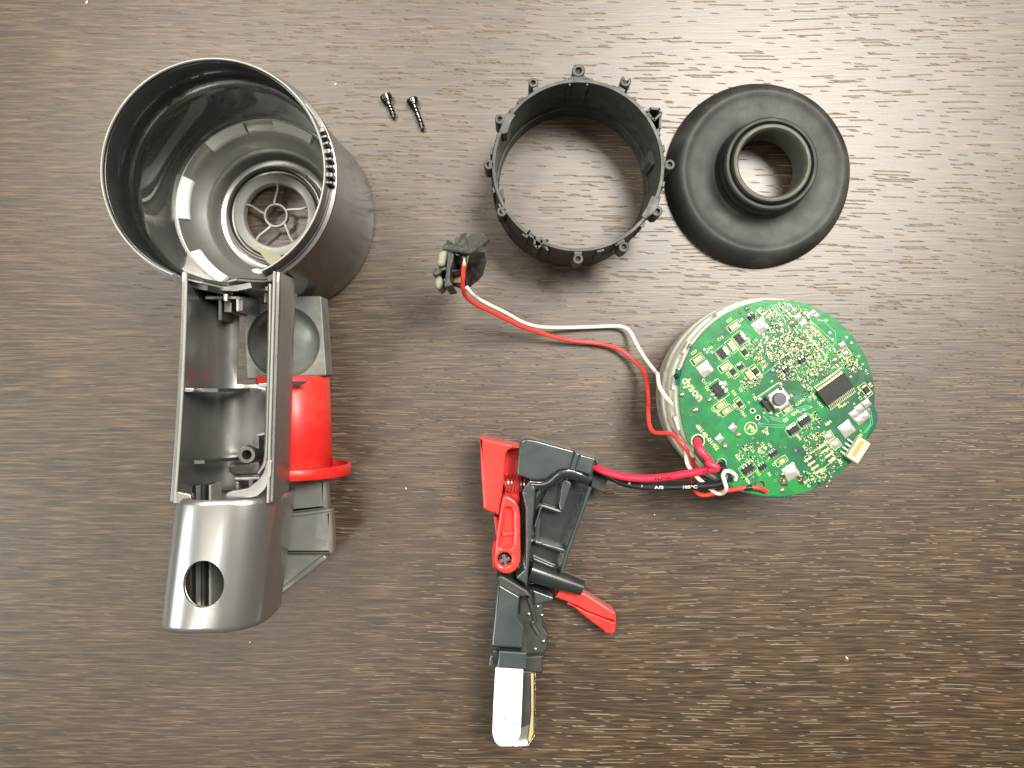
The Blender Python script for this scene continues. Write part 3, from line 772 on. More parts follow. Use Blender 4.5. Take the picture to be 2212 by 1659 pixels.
# resin squeezed past the board's edge
def resin(pts, z=BZ-0.35):
    plate('resin_edge', [rnd(loopF('G', pts, z), 1.2)], z-0.8, z, M['resin'], pk, 0.3)
resin([(880,90),(900,82),(1080,90),(1092,110),(1040,150),(900,150)])
resin([(1715,890),(1748,930),(1752,990),(1720,1080),(1660,1150),(1640,1100),(1700,1000)])
resin([(225,600),(262,600),(255,720),(222,730),(212,680)])
resin([(900,1552),(1100,1548),(1090,1580),(930,1582)])
GA = 36.0   # direction of the parts' rows
GS = (gp(1000,800)-gp(900,800)).length/100    # mm per unit of the G frame
def at_board(geo_fn): pass
_shared = {}
def unit_chip(kind):
    """a chip part 1 x 1 x 1 (scaled per copy): body slot 0, end caps slot 1"""
    if kind in _shared: return _shared[kind]
    me = bpy.data.meshes.new(kind)
    def bx(x0, x1, y, z, e=0.0):
        return [(x0,-y,0),(x1,-y,0),(x1,y,0),(x0,y,0),(x0+e,-y+e,z),(x1-e,-y+e,z),(x1-e,y-e,z),(x0+e,y-e,z)]
    F0 = [(0,3,2,1),(4,5,6,7),(0,1,5,4),(1,2,6,5),(2,3,7,6),(3,0,4,7)]
    V, F, mi = [], [], []
    for (x0, x1, y, z, e, m_) in ((-0.28,0.28,0.47,0.94,0.02,0),(-0.5,-0.27,0.5,1,0.05,1),(0.27,0.5,0.5,1,0.05,1)):
        n = len(V); V += [tuple(c*MM for c in v) for v in bx(x0,x1,y,z,e)]; F += [tuple(i+n for i in f) for f in F0]; mi += [m_]*6
    me.from_pydata(V, [], F)
    a, b = {'capacitor': ('tan','tin'), 'resistor': ('chip','gold'), 'diode': ('trace','gold')}[kind]
    me.materials.append(M[a]); me.materials.append(M[b])
    for p, m_ in zip(me.polygons, mi): p.material_index = m_
    _shared[kind] = me
    return me
def unit_pad(kind='solder_pad', m_='tinw'):
    if kind in _shared: return _shared[kind]
    bm = bmesh.new()
    N = 6
    g_ = {}
    rn = random.Random(3)
    for i in range(N+1):
        for j in range(N+1):
            x, y = i/N-0.5, j/N-0.5
            e = min(1, (0.5-max(abs(x), abs(y)))*4)
            z = 0.12+0.55*e+ (rn.uniform(-0.25, 0.35) if e > 0.5 else 0)
            g_[i, j] = bm.verts.new((x*MM, y*MM, z*MM))
    for i in range(N):
        for j in range(N): bm.faces.new((g_[i,j], g_[i+1,j], g_[i+1,j+1], g_[i,j+1]))
    me = bpy.data.meshes.new(kind); bm.to_mesh(me); bm.free()
    me.materials.append(M[m_])
    for p in me.polygons: p.use_smooth = True
    _shared[kind] = me
    return me
def put(name, me, X, Y, lx, ly, lz, ang, z=BZ, parent=None):
    o = bpy.data.objects.new(name, me); col.objects.link(o); o.parent = parent or pcb
    o.location = (gp(X, Y, z)-org(parent or pcb))*MM
    o.rotation_euler = (0, 0, R(ang)); o.scale = (lx, ly, lz)
    return o
A1, A2 = 36, -53
silk = []      # silkscreen geometry
def sline(x0, y0, x1, y1, w=3.0):
    a, b = gp(x0, y0, BZ+0.03), gp(x1, y1, BZ+0.03)
    silk.append(bar(a, b, w*GS, 0.04))
def sbox(X, Y, w, h, ang, wd=3.0):
    ca, sa = math.cos(R(ang)), -math.sin(R(ang))
    c = [(X+ca*x-(-sa)*(-y)*1.0*(-1)*(-1) if False else X+x*math.cos(R(ang))+y*math.sin(R(ang)), Y-x*math.sin(R(ang))+y*math.cos(R(ang))) for x, y in ((-w/2,-h/2),(w/2,-h/2),(w/2,h/2),(-w/2,h/2))]
    for i in range(4): sline(*c[i], *c[(i+1) % 4], wd)
for (x, y, a, kd, L, Wd) in ((660,285,A1,'capacitor',74,40),(385,535,A1,'capacitor',74,40),(645,435,A2,'capacitor',80,44),(592,590,A1,'capacitor',74,40),
        (655,627,A2,'resistor',78,36),(742,480,A2,'resistor',78,36),(775,655,A2,'capacitor',76,42),(826,625,A2,'resistor',78,36),(560,880,A1,'capacitor',76,38),
        (602,922,A1,'capacitor',76,38),(705,870,A2,'resistor',72,34),(1020,1302,A1-4,'capacitor',72,34),(1660,765,A2,'resistor',82,38),(1060,915,A1,'capacitor',60,34),
        (1575,215,A1,'capacitor',1,1)):
    if L < 5: continue
    put(kd, unit_chip(kd), x, y, L*GS, Wd*GS, 0.95 if kd == 'capacitor' else 0.55, a)
    sbox(x, y, L+26, Wd+16, a)
for (x, y, s_, a) in ((862,283,104,A1),(445,608,100,A1),(1515,1060,104,A1),(1092,1385,108,A1-4),(655,1050,54,45),(555,1133,56,45),(1150,215,56,A1),(1192,262,58,A1),
        (1665,866,60,A1),(1612,906,62,A1),(1570,950,62,A1),(1656,958,62,A1),(1612,992,62,A1),(1382,1115,52,A1),(1432,1175,56,A1),(1484,425,50,A1),(1290,205,44,A1),(1262,180,44,A1),(1510,490,44,A1)):
    put('solder_pad', unit_pad(), x, y, s_*GS, s_*GS, 0.8, a)
for (x, y, w_, h_, a) in ((1382,1115,66,66,A1),(1432,1175,70,66,A1),(1330,1180,230,8,A1),(1540,770,1,1,A1),(1510,490,62,70,A1)):
    if w_ > 5: sbox(x, y, w_, h_, a, 4)
# main chip U1
def chip(name, X, Y, L, Wd, H, ang, npin, pin_l, pin_w, mm='gold', parent=None):
    c = gp(X, Y, BZ+H/2+0.12)
    ob = bevel(build(name, boxgeo(c, L*GS, Wd*GS, H, ang), M['chip'], pcb, at=c), 0.12, 2)
    Mx = Matrix.Rotation(R(ang), 3, 'Z')
    for sd_ in (-1, 1):
        for i in range(npin):
            u = (-0.5+(i+0.5)/npin)*L*0.96*GS
            v = sd_*(Wd/2+pin_l/2-2)*GS
            p = gp(X, Y, BZ)+Mx @ Vector((u, v, 0))
            q = gp(X, Y, BZ)+Mx @ Vector((u, sd_*(Wd/2-3)*GS, 0))
            e = gp(X, Y, BZ)+Mx @ Vector((u, sd_*(Wd/2+pin_l)*GS, 0))
            m1 = (q+e)/2
            gg = merge(bar(q+Vector((0,0,H*0.5)), m1+Vector((0,0,H*0.42)), pin_w*GS, 0.15), bar(m1+Vector((0,0,H*0.42)), m1+(e-m1)*0.35+Vector((0,0,0.12)), pin_w*GS, 0.15), bar(m1+(e-m1)*0.3+Vector((0,0,0.12)), e+Vector((0,0,0.08)), pin_w*GS, 0.15))
            build('pin', gg, M[mm], ob, smooth=0, at=None)
    return ob
chip('microcontroller', 1425, 762, 250, 128, 1.7, A1, 17, 46, 6)
chip('driver_chip', 575, 490, 66, 46, 1.1, A2, 4, 24, 11, 'tin')
chip('driver_chip', 706, 378, 70, 46, 1.1, A2, 4, 22, 11, 'tin')
chip('driver_chip', 1196, 1000, 84, 42, 1.1, A1, 4, 24, 12, 'tin')
chip('driver_chip', 1112, 1066, 80, 42, 1.1, A1, 4, 24, 12, 'tin')
chip('driver_chip', 770, 1362, 84, 44, 1.1, A1, 3, 24, 12, 'tin')
chip('driver_chip', 880, 1345, 56, 32, 0.8, A1, 3, 18, 9, 'tin')
chip('driver_chip', 962, 1246, 60, 30, 0.8, A1, 3, 18, 9, 'tin')
chip('regulator_chip', 545, 768, 104, 66, 1.5, A2, 3, 26, 16, 'tin')
chip('transistor', 712, 590, 36, 30, 0.8, A1, 2, 14, 9, 'tin')
chip('transistor', 1056, 615, 40, 30, 0.8, A1, 2, 14, 9, 'tin')
chip('transistor', 1180, 540, 50, 30, 0.8, A1, 2, 14, 9, 'tin')
chip('transistor', 800, 212, 50, 34, 0.8, A1, 2, 14, 9, 'tin')
for (x, y, s_) in ((590,722,44),(500,800,26)):
    put('solder_pad', unit_pad(), x, y, s_*GS, s_*GS, 0.9, A2)
# empty footprints
def pads(x0, y0, x1, y1, n, L, w_, ang, m_='gold'):
    for i in range(n):
        t = i/(n-1); x, y = x0+(x1-x0)*t, y0+(y1-y0)*t
        c = gp(x, y, BZ+0.09)
        bevel(build('empty_pad', boxgeo(c, L*GS, w_*GS, 0.16, ang), M[m_], pcb, at=c), 0.05, 1)
pads(1250,268,1412,452,14,46,11,-42,'gold'); pads(1200,330,1352,505,13,34,9,-42,'gold')
pads(1330,1188,1405,1292,4,66,17,A1-2); pads(1222,1288,1300,1382,4,66,17,A1-2)
pads(1200,180,1258,196,3,30,12,20)
# tactile button
bc_ = gp(1000, 830, BZ+1.1)
bt = bevel(build('push_button', boxgeo(bc_, 140*GS, 140*GS, 2.0, A1), M['plate'], pcb, at=bc_), 0.25)
bx_ = gp(950,880,BZ+0.6)
for (x, y, r_) in ((1000,834,50),):
    build('plunger', lathe([(r_*GS,0),(r_*GS,1.5),(r_*GS*0.93,1.75),(0,1.8)], gp(x, y, BZ+1.9), 32), M['button'], bt)
for (x, y) in ((1013,755),(920,825),(1085,843),(993,912)):
    build('rivet', lathe([(15*GS,0),(14*GS,0.35),(8*GS,0.55),(0,0.6)], gp(x, y, BZ+2.0), 16), M['button'], bt)
c = gp(905, 885, BZ+0.9); bevel(build('button_side', boxgeo(c, 100*GS, 26*GS, 1.7, A2), M['chip'], pcb, at=c), 0.1)
for (x, y) in ((860,835),(940,940),(1015,722),(1095,810),(1060,925)):
    put('solder_pad', unit_pad(), x, y, 34*GS, 26*GS, 0.9, A2)
sline(835,820, 1005,705,4); sline(990,950,1110,880,3)
# white connector J5
ang5 = 57.5
cj = gp(1592, 1218, BZ+1.6)
cn = bevel(build('wire_socket', boxgeo(cj, 178*GS, 100*GS, 3.0, ang5), M['cream'], pcb, at=cj), 0.25)
c2 = gp(1600, 1208, BZ+3.12); build('socket_slot', boxgeo(c2, 135*GS, 34*GS, 0.12, ang5), M['amberpin'], cn)
for (x, y) in ((1535,1145),(1515,1175),(1498,1205),(1482,1238)):
    a = gp(x-14, y-8, BZ+0.5); b = gp(x+26, y+18, BZ+0.9)
    build('socket_pin', bar(a, b, 9*GS, 0.3), M['tin'], cn)
# solder domes
for (x, y, r_, m_) in ((375,915,28,'tin'),(480,840,22,'tin'),(272,800,24,'tin'),(597,1190,27,'solder_dome'),(697,1103,25,'solder_dome'),(1100,260,33,'solder_dome'),(1182,360,31,'solder_dome'),
        (1425,540,33,'solder_dome'),(1320,615,28,'solder_dome'),(760,150,20,'tin'),(708,178,13,'tin'),(497,410,14,'tin'),(1025,1520,22,'tin'),(1010,1450,12,'solder_dome'),(685,915,15,'tin'),(330,430,18,'solder_dome'),(228,662,20,'chip')):
    build('solder_dome', lathe([(r_*GS,0),(r_*GS*0.92,0.35),(r_*GS*0.7,0.75),(r_*GS*0.35,1.0),(0,1.08)], gp(x, y, BZ), 20), M[m_], pcb)
# hundreds of tiny parts: the largest singly
def inpoly(x, y, poly):
    c = False; j = len(poly)-1
    for i in range(len(poly)):
        xi, yi = poly[i]; xj, yj = poly[j]
        if (yi > y) != (yj > y) and x < (xj-xi)*(y-yi)/(yj-yi)+xi: c = not c
        j = i
    return c
dense = [(760,200),(900,150),(1060,110),(1220,160),(1260,290),(1400,460),(1560,470),(1640,600),(1560,640),(1460,590),(1260,720),(1240,860),(1150,700),(1000,690),(960,560),(860,580),(820,420),(900,350),(950,250)]
lowr = [(1220,1130),(1330,1080),(1420,1080),(1460,1250),(1480,1330),(1350,1440),(1230,1500),(1190,1400),(1300,1390),(1320,1300),(1200,1270)]
lowm = [(690,1180),(860,1150),(930,1200),(940,1290),(860,1300),(840,1420),(720,1440),(700,1280)]
mid = [(1150,980),(1280,930),(1330,1020),(1300,1130),(1180,1160),(1120,1110)]
left = [(740,330),(830,440),(900,560),(860,720),(740,780),(700,700),(860,600),(760,500)]
occupied = [(862,283,70),(1150,215,40),(1192,262,40),(1100,260,36),(1182,360,34),(1425,540,36),(1320,615,30),(1056,615,40),(1180,540,40),(706,378,50),(575,490,50),(1425,762,150),(1000,830,110),
            (1196,1000,50),(1112,1066,50),(962,1246,40),(770,1362,55),(880,1345,40),(826,625,50),(1485,430,40),(1510,490,40),(1382,1115,40),(1432,1175,40)]
rng_ = random.Random(11)
tiny = []
def free(x, y, r):
    for (a, b, q) in occupied:
        if (a-x)**2+(b-y)**2 < (q+r)**2*0.8: return False
    for (a, b, q) in tiny:
        if (a-x)**2+(b-y)**2 < (q+r)**2*0.62: return False
    return True
for poly, nwant in ((dense, 330), (lowr, 48), (lowm, 34), (mid, 28), (left, 44)):
    xs = [p[0] for p in poly]; ysl = [p[1] for p in poly]; got = 0; tries = 0
    while got < nwant and tries < 9000:
        tries += 1
        x, y = rng_.uniform(min(xs), max(xs)), rng_.uniform(min(ysl), max(ysl))
        L = rng_.choice((15,17,19,22,26,30))
        if not inpoly(x, y, poly) or not free(x, y, L*0.42): continue
        tiny.append((x, y, L*0.42)); got += 1
        kd = rng_.choices(('resistor','capacitor','pad','gold'), (0.38,0.24,0.20,0.18))[0]
        a = rng_.choice((A1, A2))
        if kd in ('resistor','capacitor'): put(kd, unit_chip(kd), x, y, L*GS, L*0.5*GS, 0.42, a)
        elif kd == 'pad': put('solder_pad', unit_pad(), x, y, L*0.62*GS, L*0.5*GS, 0.35, a)
        else: put('test_pad', unit_pad('test_pad', 'gold'), x, y, L*0.5*GS, L*0.5*GS, 0.3, a)
# far smaller dots of solder and print between them: one joined part
gs = []
allp = [dense, lowr, lowm, mid, left]
for poly, n_ in ((dense, 1100), (lowr, 150), (lowm, 90), (mid, 70), (left, 150)):
    xs = [p[0] for p in poly]; ysl = [p[1] for p in poly]; k = 0
    while k < n_:
        x, y = rng_.uniform(min(xs), max(xs)), rng_.uniform(min(ysl), max(ysl))
        if not inpoly(x, y, poly): continue
        k += 1
        gs.append(boxgeo(gp(x, y, BZ+0.05), rng_.uniform(3, 11)*GS, rng_.uniform(3, 7)*GS, 0.22, rng_.choice((A1, A2))))
for _ in range(26):
    x, y = rng_.uniform(1190, 1400), rng_.uniform(1380, 1500)
    gs.append(boxgeo(gp(x, y, BZ+0.08), 11*GS, 11*GS, 0.25, A1))
build_dark = build('dark_specks', merge(*gs[2::3]), M['hole'], pcb, smooth=0); build_dark['kind'] = 'stuff'
o = build('solder_dots', merge(*gs[::3]), M['gold'], pcb, smooth=0); o['kind'] = 'stuff'
o = build('print_dots', merge(*gs[1::3]), M['silk'], pcb, smooth=0); o['kind'] = 'stuff'
# vias
vr, vh = [], []
def via(x, y, r_=9, ri=5.5):
    vr.append(lathe([(r_*GS, BZ+0.01), (r_*GS*0.9, BZ+0.06), (ri*GS, BZ+0.06)], (gp(x,y).x, gp(x,y).y, 0), 12))
    vh.append(lathe([(ri*GS, BZ+0.045), (0.001, BZ+0.045)], (gp(x,y).x, gp(x,y).y, 0), 12))
for (x, y) in ((803,922),(843,973)): vr.append(lathe([(21*GS, BZ+0.01),(20*GS, BZ+0.1),(13*GS, BZ+0.1),(12.4*GS, BZ-1.2)], (gp(x,y).x, gp(x,y).y, 0), 24))
for (x, y) in ((1120,158),(1060,165),(1388,333),(1515,367),(1550,408),(1408,383),(1635,570),(1660,620),(1668,640),(1605,510),(1428,470),(1503,575),(958,614),(890,940),(1192,915),(1245,893),(1165,934),
               (338,955),(320,925),(480,710),(520,690),(797,1222),(849,1198),(713,1235),(915,1305),(805,1130),(855,1020),(1048,1197),(1015,1197),(1130,1222),(1302,1238),(985,1398),(975,1450),(1620,1075),(1683,910),
               (1570,870),(1522,860),(1605,790),(1545,665),(1470,600),(1650,820),(497,480),(460,480),(440,460),(830,387),(805,405),(775,860),(810,800),(915,860),(1300,860),(1225,470),(968,412),(935,505),(1045,437),(1148,470),(1235,518),(1290,468),(1300,495),(1365,440),
               (1170,690),(1045,685),(885,345),(910,380),(870,390),(920,482),(1000,560),(1400,1345),(1390,1350),(950,700),(1258,425),(1335,400),(1095,540)):
    via(x, y)
o = build('via_rings', merge(*vr), M['tin'], pcb, smooth=0); o['kind'] = 'stuff'
o = build('via_bores', merge(*vh), M['hole'], pcb, smooth=0); o['kind'] = 'stuff'
# traces
def trace(pts, w_=4, light=False, n=1, dx=0, dy=0):
    out = []
    for k in range(n):
        q = [gp(x+dx*k, y+dy*k, BZ+0.02) for x, y in pts]
        out += [bar(a, b+(b-a).normalized()*0.05, w_*GS, 0.03) for a, b in zip(q, q[1:])]
    return out
td = trace([(885,1010),(990,1022),(1060,1015),(1080,1005)], 5)+trace([(620,1195),(660,1195),(740,1140),(770,1120)], 4)+trace([(640,1200),(700,1192),(840,1165),(860,1160)], 4) \
   + trace([(840,1050),(870,1060),(960,1160),(1010,1195)], 5)+trace([(545,650),(590,640),(640,700),(720,705),(740,690)], 5)+trace([(395,455),(430,440),(450,465)], 4) \
   + trace([(950,1360),(960,1420),(1010,1460)], 4)+trace([(1290,930),(1380,1010),(1400,1060)], 4)+trace([(1240,900),(1300,930),(1330,1050),(1300,1110),(1250,1120)], 4) \
   + trace([(1100,760),(1160,790),(1240,800)], 4, n=3, dx=8, dy=14)+trace([(1590,560),(1620,600),(1610,700),(1560,760)], 4, n=3, dx=12, dy=8) + trace([(1100,1320),(1140,1260),(1290,1160)],4)
o = build('dark_traces', merge(*td), M['trace'], pcb, smooth=0); o['kind'] = 'stuff'
tl = trace([(850,1020),(1000,1030),(1050,1030)], 4, n=2, dx=4, dy=18)+trace([(1340,245),(1430,330),(1435,430)], 4)+trace([(880,960),(930,1015)], 5)+trace([(930,965),(1010,985),(1130,905),(1230,880)], 4, n=3, dx=6, dy=12) \
   + trace([(840,830),(1000,710)], 7)+trace([(1110,820),(1180,790),(1230,830)], 3, n=4, dx=4, dy=12)+trace([(1695,920),(1712,1020),(1650,1090)], 4, n=2, dx=-14, dy=4)+trace([(1000,560),(880,650)], 5)+trace([(920,130),(990,240)], 3, n=5, dx=14, dy=-4) \
   + trace([(1290,235),(1350,245)], 8)
o = build('light_traces', merge(*tl), M['trace_light'], pcb, smooth=0); o['kind'] = 'stuff'
# silkscreen print
sz = lambda h: h*GS*1.38
def stext(s_, x, y, h, ang): silk.append(textgeo(s_, sz(h), gp(x, y, BZ+0.05), ang))
refs = [('U1',1302,872,26,A2),('U2',440,745,24,A2),('U8',990,112,24,A2),('J4',1345,235,24,A2),('J5',1605,1105,24,A2),('C21',612,262,22,A1),('C29',345,505,22,A1),('R42',470,470,20,A1),('C10',512,920,24,A2),
        ('C9',486,905,24,A2),('R17',598,640,22,A2),('C17',415,690,22,A2),('R40',840,640,22,A2),('R20',640,775,22,A2),('C8',695,755,22,A2),('R4',648,880,22,A2),('R54',712,935,22,A2),('R2',805,820,22,A2),
        ('Q2',1040,1015,24,35),('Q10',1105,965,24,35),('R12',1240,955,22,A2),('C22',858,1168,24,A2),('U4',915,1175,22,A2),('R74',840,1215,20,A2),('C15',775,1200,22,A2),('R50',720,1195,22,A2),('R53',668,1260,24,A2),
        ('R56',745,1440,22,A2),('C23',960,1345,22,A1),('D13',820,1375,22,A2),('R6',912,1395,22,A2),('R47',885,1095,24,A1),('R80',885,1070,22,A2),('D5',1495,530,24,A2),('R7',1560,560,24,A2),('C3',1280,610,26,A2),
        ('R16',1215,620,24,A2),('R3',1675,720,24,A2),('R43',1245,800,22,A2),('C6',1005,625,22,A2),('U6',1020,640,20,A2),('R13',1250,1110,24,A2),('R44',1130,1110,22,A2),('C33',1320,1120,22,A1),('Y4',1375,1180,22,A2),('SW1',880,905,18,A2),
        ('CON1',1135,890,22,A1),('D1',975,950,20,A2),('R28',1590,745,20,A2),('R84',1360,1040,24,A1),('LC1',1180,1190,22,A2),('R51',1200,1480,24,A1),('C7',1225,1505,24,A1),('K1',1180,420,22,A2),('R11',1090,420,22,A2),('C2',820,520,22,A2),
        ('R9',940,420,22,A1),('C5',1130,380,22,A2),('R31',1250,560,22,A2),('Q6',1090,480,22,A1),('R85',1060,340,22,A2),('R33',870,560,22,A2),('R62',1000,470,22,A2),('C11',1060,560,22,A2),('R77',1340,560,22,A1),('C4',1190,460,22,A1),
        ('R18',700,260,20,A1),('R41',760,400,20,A2),('C12',545,400,22,A1),('R5',1440,880,22,A2),('R45',1480,900,20,A1),('C1',1600,820,20,A2),('R83',1440,1290,22,A2),('R58',1330,1390,20,A1),('C31',1400,1300,18,A1),('R57',840,180,20,A1)]
for r_ in refs: stext(*r_)
sbox(545,768,150,100,A2); sbox(1196,1000,110,70,A1,2.5); sbox(1112,1066,110,70,A1,2.5); sbox(770,1362,120,90,A1,2.5); sbox(575,490,100,80,A2,2.5); sbox(706,378,100,80,A2,2.5); sbox(712,590,60,56,A2,2.5)
sbox(1000,455,140,90,A2,3); sbox(1090,450,120,80,A2,3); sbox(1280,350,300,110,-42,2.5); sbox(1315,1280,190,150,A1,3)
o = build('printed_markings', merge(*silk), M['silk'], pcb, smooth=0); o['kind'] = 'stuff'
o = build('maker_lettering', textgeo('dyson', sz(66), gp(262, 695, BZ+0.06), A2+3, sx=0.98), M['silk'], pcb, smooth=0)
o = build('board_number', textgeo('48140-01/02', sz(31), gp(368, 1038, BZ+0.06), A2+4, sx=1.14), M['silk'], pcb, smooth=0)
cpb = gp(790, 1055)
build('lead_free_mark', merge(lathe([(49*GS, BZ+0.03),(48*GS, BZ+0.07),(43*GS, BZ+0.07),(42*GS, BZ+0.03)], (cpb.x, cpb.y, 0), 40), textgeo('Pb', sz(44), gp(758, 1062, BZ+0.06), -25)), M['silk'], pcb, smooth=0)
# burnt flux round the lower pad
for k in range(9):
    x, y = 1092+rng_.uniform(-75, 95), 1400+rng_.uniform(-60, 75); r_ = rng_.uniform(14, 34)
    lp = [gp(x+r_*rng_.uniform(0.5, 1.2)*math.cos(2*math.pi*i/11), y+r_*rng_.uniform(0.5, 1.2)*math.sin(2*math.pi*i/11)).xy for i in range(11)]
    plate('flux_stain', [rnd(lp, 0.5)], BZ+0.01, BZ+0.10+0.006*k, M['flux'], pcb, 0.03, bres=1)
# copper terminals where the cables enter
def terminal(X, Y, r_, m_='plate', h=2.0):
    c = gp(X, Y)
    build('cable_terminal', lathe([(r_*GS, BZ-0.2),(r_*GS, BZ+h*0.4),(r_*GS*0.93, BZ+h*0.6),(r_*GS*0.8, BZ+h*0.6),(r_*GS*0.72, BZ+h*0.2),(r_*GS*0.72, BZ-0.1)], (c.x, c.y, 0), 32), M[m_], pcb)
terminal(385, 1150, 56, 'gold'); terminal(562, 1318, 42, 'tin'); terminal(860, 1480, 38, 'solder_dome'); terminal(600, 1400, 40, 'tin')

# ================================================================ trigger bracket assembly
TB = W(1140, 1250, 0)
tr = thing('trigger_bracket', 'glossy black trigger bracket with red trigger, spring, red latch and contact blade painted glare white', 'trigger assembly', (TB.x, TB.y, 0))
def tp_(name, pts, z0, z1, m_, bev=0.5, k='T', r=0.8, parent=None, holes=()):
    return plate(name, [rnd(loopF(k, pts, z1), r)]+list(holes), z0, z1, M[m_], parent or tr, bev)
# trigger
tg = tp_('trigger', [(150,95),(350,145),(545,188),(540,215),(470,212),(425,232),(404,280),(396,420),(384,560),(372,660),(352,760),(335,868),(262,842),(185,808),(160,400)], 8, 26, 'red2', 1.0, r=0.5)
tp_('trigger_core', [(400,230),(545,215),(545,760),(420,700),(380,560)], 6, 15, 'red', 0.6, parent=tg)
lv = tp_('pivot_lever', [(378,668),(440,684),(500,725),(535,790),(547,880),(548,1080),(552,1270),(545,1340),(505,1410),(440,1444),(375,1440),(318,1400),(292,1340),(300,1200),(318,1040),(345,860)], 17, 27.5, 'red2', 0.9, r=1.5,
         holes=[rnd(loopF('T', [(395,800),(440,784),(480,820),(484,1000),(482,1160),(455,1190),(360,1190),(345,1165),(375,960)], 27.5), 1.2), circ(WF('T', 395, 1302, 27.5), 2.75, 28)])
tp_('lever_recess', [(375,770),(500,770),(500,1210),(330,1210)], 18, 24.5, 'red2', 0.2, parent=lv)
tp_('lever_bridge', [(372,1030),(484,1030),(482,1072),(366,1072)], 24, 26.2, 'red2', 0.5, parent=lv)
tp_('lever_side', [(285,870),(330,890),(345,1110),(312,1090)], 10, 20, 'red2', 0.5)
tp_('lever_side', [(285,1120),(330,1110),(330,1420),(275,1380),(268,1220)], 8, 22, 'red', 0.6)
# cross-head screw in the lever
c = WF('T', 395, 1302, 24)
hd = build('pivot_screw', lathe([(2.6,19),(2.6,22.5),(2.3,23.2),(0,23.4)], (c.x, c.y, 0), 28), M['black_in'], tr)
cr_ = []
for i_, a in enumerate((15, 105)): cr_.append(boxgeo((c.x, c.y, 24.3+0.04*i_), 4.5, 1.35, 1.0, a+0))
bevel(build('screw_cross', merge(*cr_), M['tub'], hd), 0.15)
# spring
a, b = WF('T', 392, 560, 17), WF('T', 610, 548, 17)
d = (b-a).normalized(); s = d.cross(Vector((0,0,1))).normalized(); u = Vector((0,0,1))
hel = [a+d*(b-a).length*i/180+(s*math.cos(2*math.pi*7*i/180)+u*math.sin(2*math.pi*7*i/180))*3.6 for i in range(181)]
build('coil_spring', tubegeo(hel, 0.24, 6), M['steel'], tr)
# black bracket
tp_('bracket_head', [(562,128),(610,112),(700,128),(1085,236),(1035,420),(940,424),(850,480),(800,520),(720,530),(640,520),(598,500),(510,474),(520,350),(534,200)], 9, 27, 'bracket', 0.9, r=1.2)
tp_('bracket_step', [(1085,236),(1110,262),(1132,272),(1085,430),(1030,420)], 9, 25.8, 'bracket', 0.4, r=0.3)
tp_('bracket_end', [(1132,270),(1288,312),(1240,482),(1085,430)], 8, 26.6, 'bracket', 0.6, r=0.4)
tp_('bracket_ear', [(1290,312),(1322,345),(1310,380),(1278,372)], 8, 22, 'bracket', 0.6, r=0.4)
tp_('cable_flag', [(1255,470),(1415,505),(1385,560),(1395,650),(1330,640),(1240,590)], 8, 15, 'black_in', 0.4, r=0.3)
tp_('channel_floor', [(600,500),(1245,470),(1236,590),(1000,1300),(950,1480),(640,1560),(520,1460),(520,600)], 3, 12, 'bracket_shaded', 0.6)
# front rail, in the copy with the reflection painted in
tp_('front_rail', [(610,560),(640,520),(700,600),(690,700),(684,820),(668,1000),(664,1100),(700,1125),(655,1140),(640,1300),(615,1570),(500,1480),(590,1400),(598,1100),(596,800),(560,640)], 4, 22, 'bracket', 0.7, r=0.6)
pts = spline([WF('T', *p, 20.5) for p in ((1236,590),(1120,930),(1010,1235),(960,1425))], 6)
build('edge_rail', tubegeo(pts, 0.75, 8), M['bracket'], tr)
tp_('edge_wall', [(1215,580),(1240,590),(1120,935),(1012,1240),(962,1428),(940,1420),(985,1240),(1095,930)], 4, 20, 'bracket', 0.3, r=0.3)
# arched hump and pocket
pts = spline([WF('T', *p, z) for p, z in (((650,545),19),((760,550),20),((850,520),21),((930,450),22),((1040,440),22),((1130,470),22),((1220,510),21))], 6)
build('arch_rib', tubegeo(pts, lambda t: 3.0, 14), M['bracket_shaded'], tr)
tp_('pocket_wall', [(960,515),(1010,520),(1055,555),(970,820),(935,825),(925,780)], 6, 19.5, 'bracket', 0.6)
tp_('pocket_shelf', [(830,560),(975,510),(930,800),(745,760)], 6, 15, 'bracket_shaded', 0.6)
pts = spline([WF('T', *p, z) for p, z in (((850,520),19),((760,600),18.5),((710,680),18),((700,800),17),((745,770),17),((940,830),17))], 5)
build('curved_rib', tubegeo(pts, 1.1, 10), M['bracket_shaded'], tr)
tp_('stiffener', [(740,790),(770,785),(705,990),(680,985)], 8, 20, 'bracket', 0.4, r=0.3)
tp_('cross_rib', [(690,1112),(1012,1212),(1004,1248),(690,1145)], 8, 17, 'bracket', 0.4, r=0.3)
tp_('rib_cap', [(760,1140),(890,1178),(900,1200),(885,1205),(765,1165)], 16, 17.8, 'bracket', 0.3, r=0.3)
tp_('inner_panel', [(665,1150),(735,1165),(745,900),(700,900),(690,1100)], 8, 14, 'bracket_side', 0.3)
# axle housing running to the right
a, b = WF('T', 640, 1400, 15), WF('T', 1150, 1575, 13)
ax = spline([a, (a+b)/2, b], 8)
build('axle_housing', tubegeo(ax, lambda t: 5.0-1.5*t, 28), M['bracket_shaded'], tr)
e = (b-a).normalized()
build('axle_end', tubegeo([b-e*0.2, b+e*0.35], 2.3, 24), M['black_in'], tr)
tp_('axle_web', [(640,1300),(960,1425),(930,1480),(660,1400)], 6, 13, 'bracket_side', 0.6)
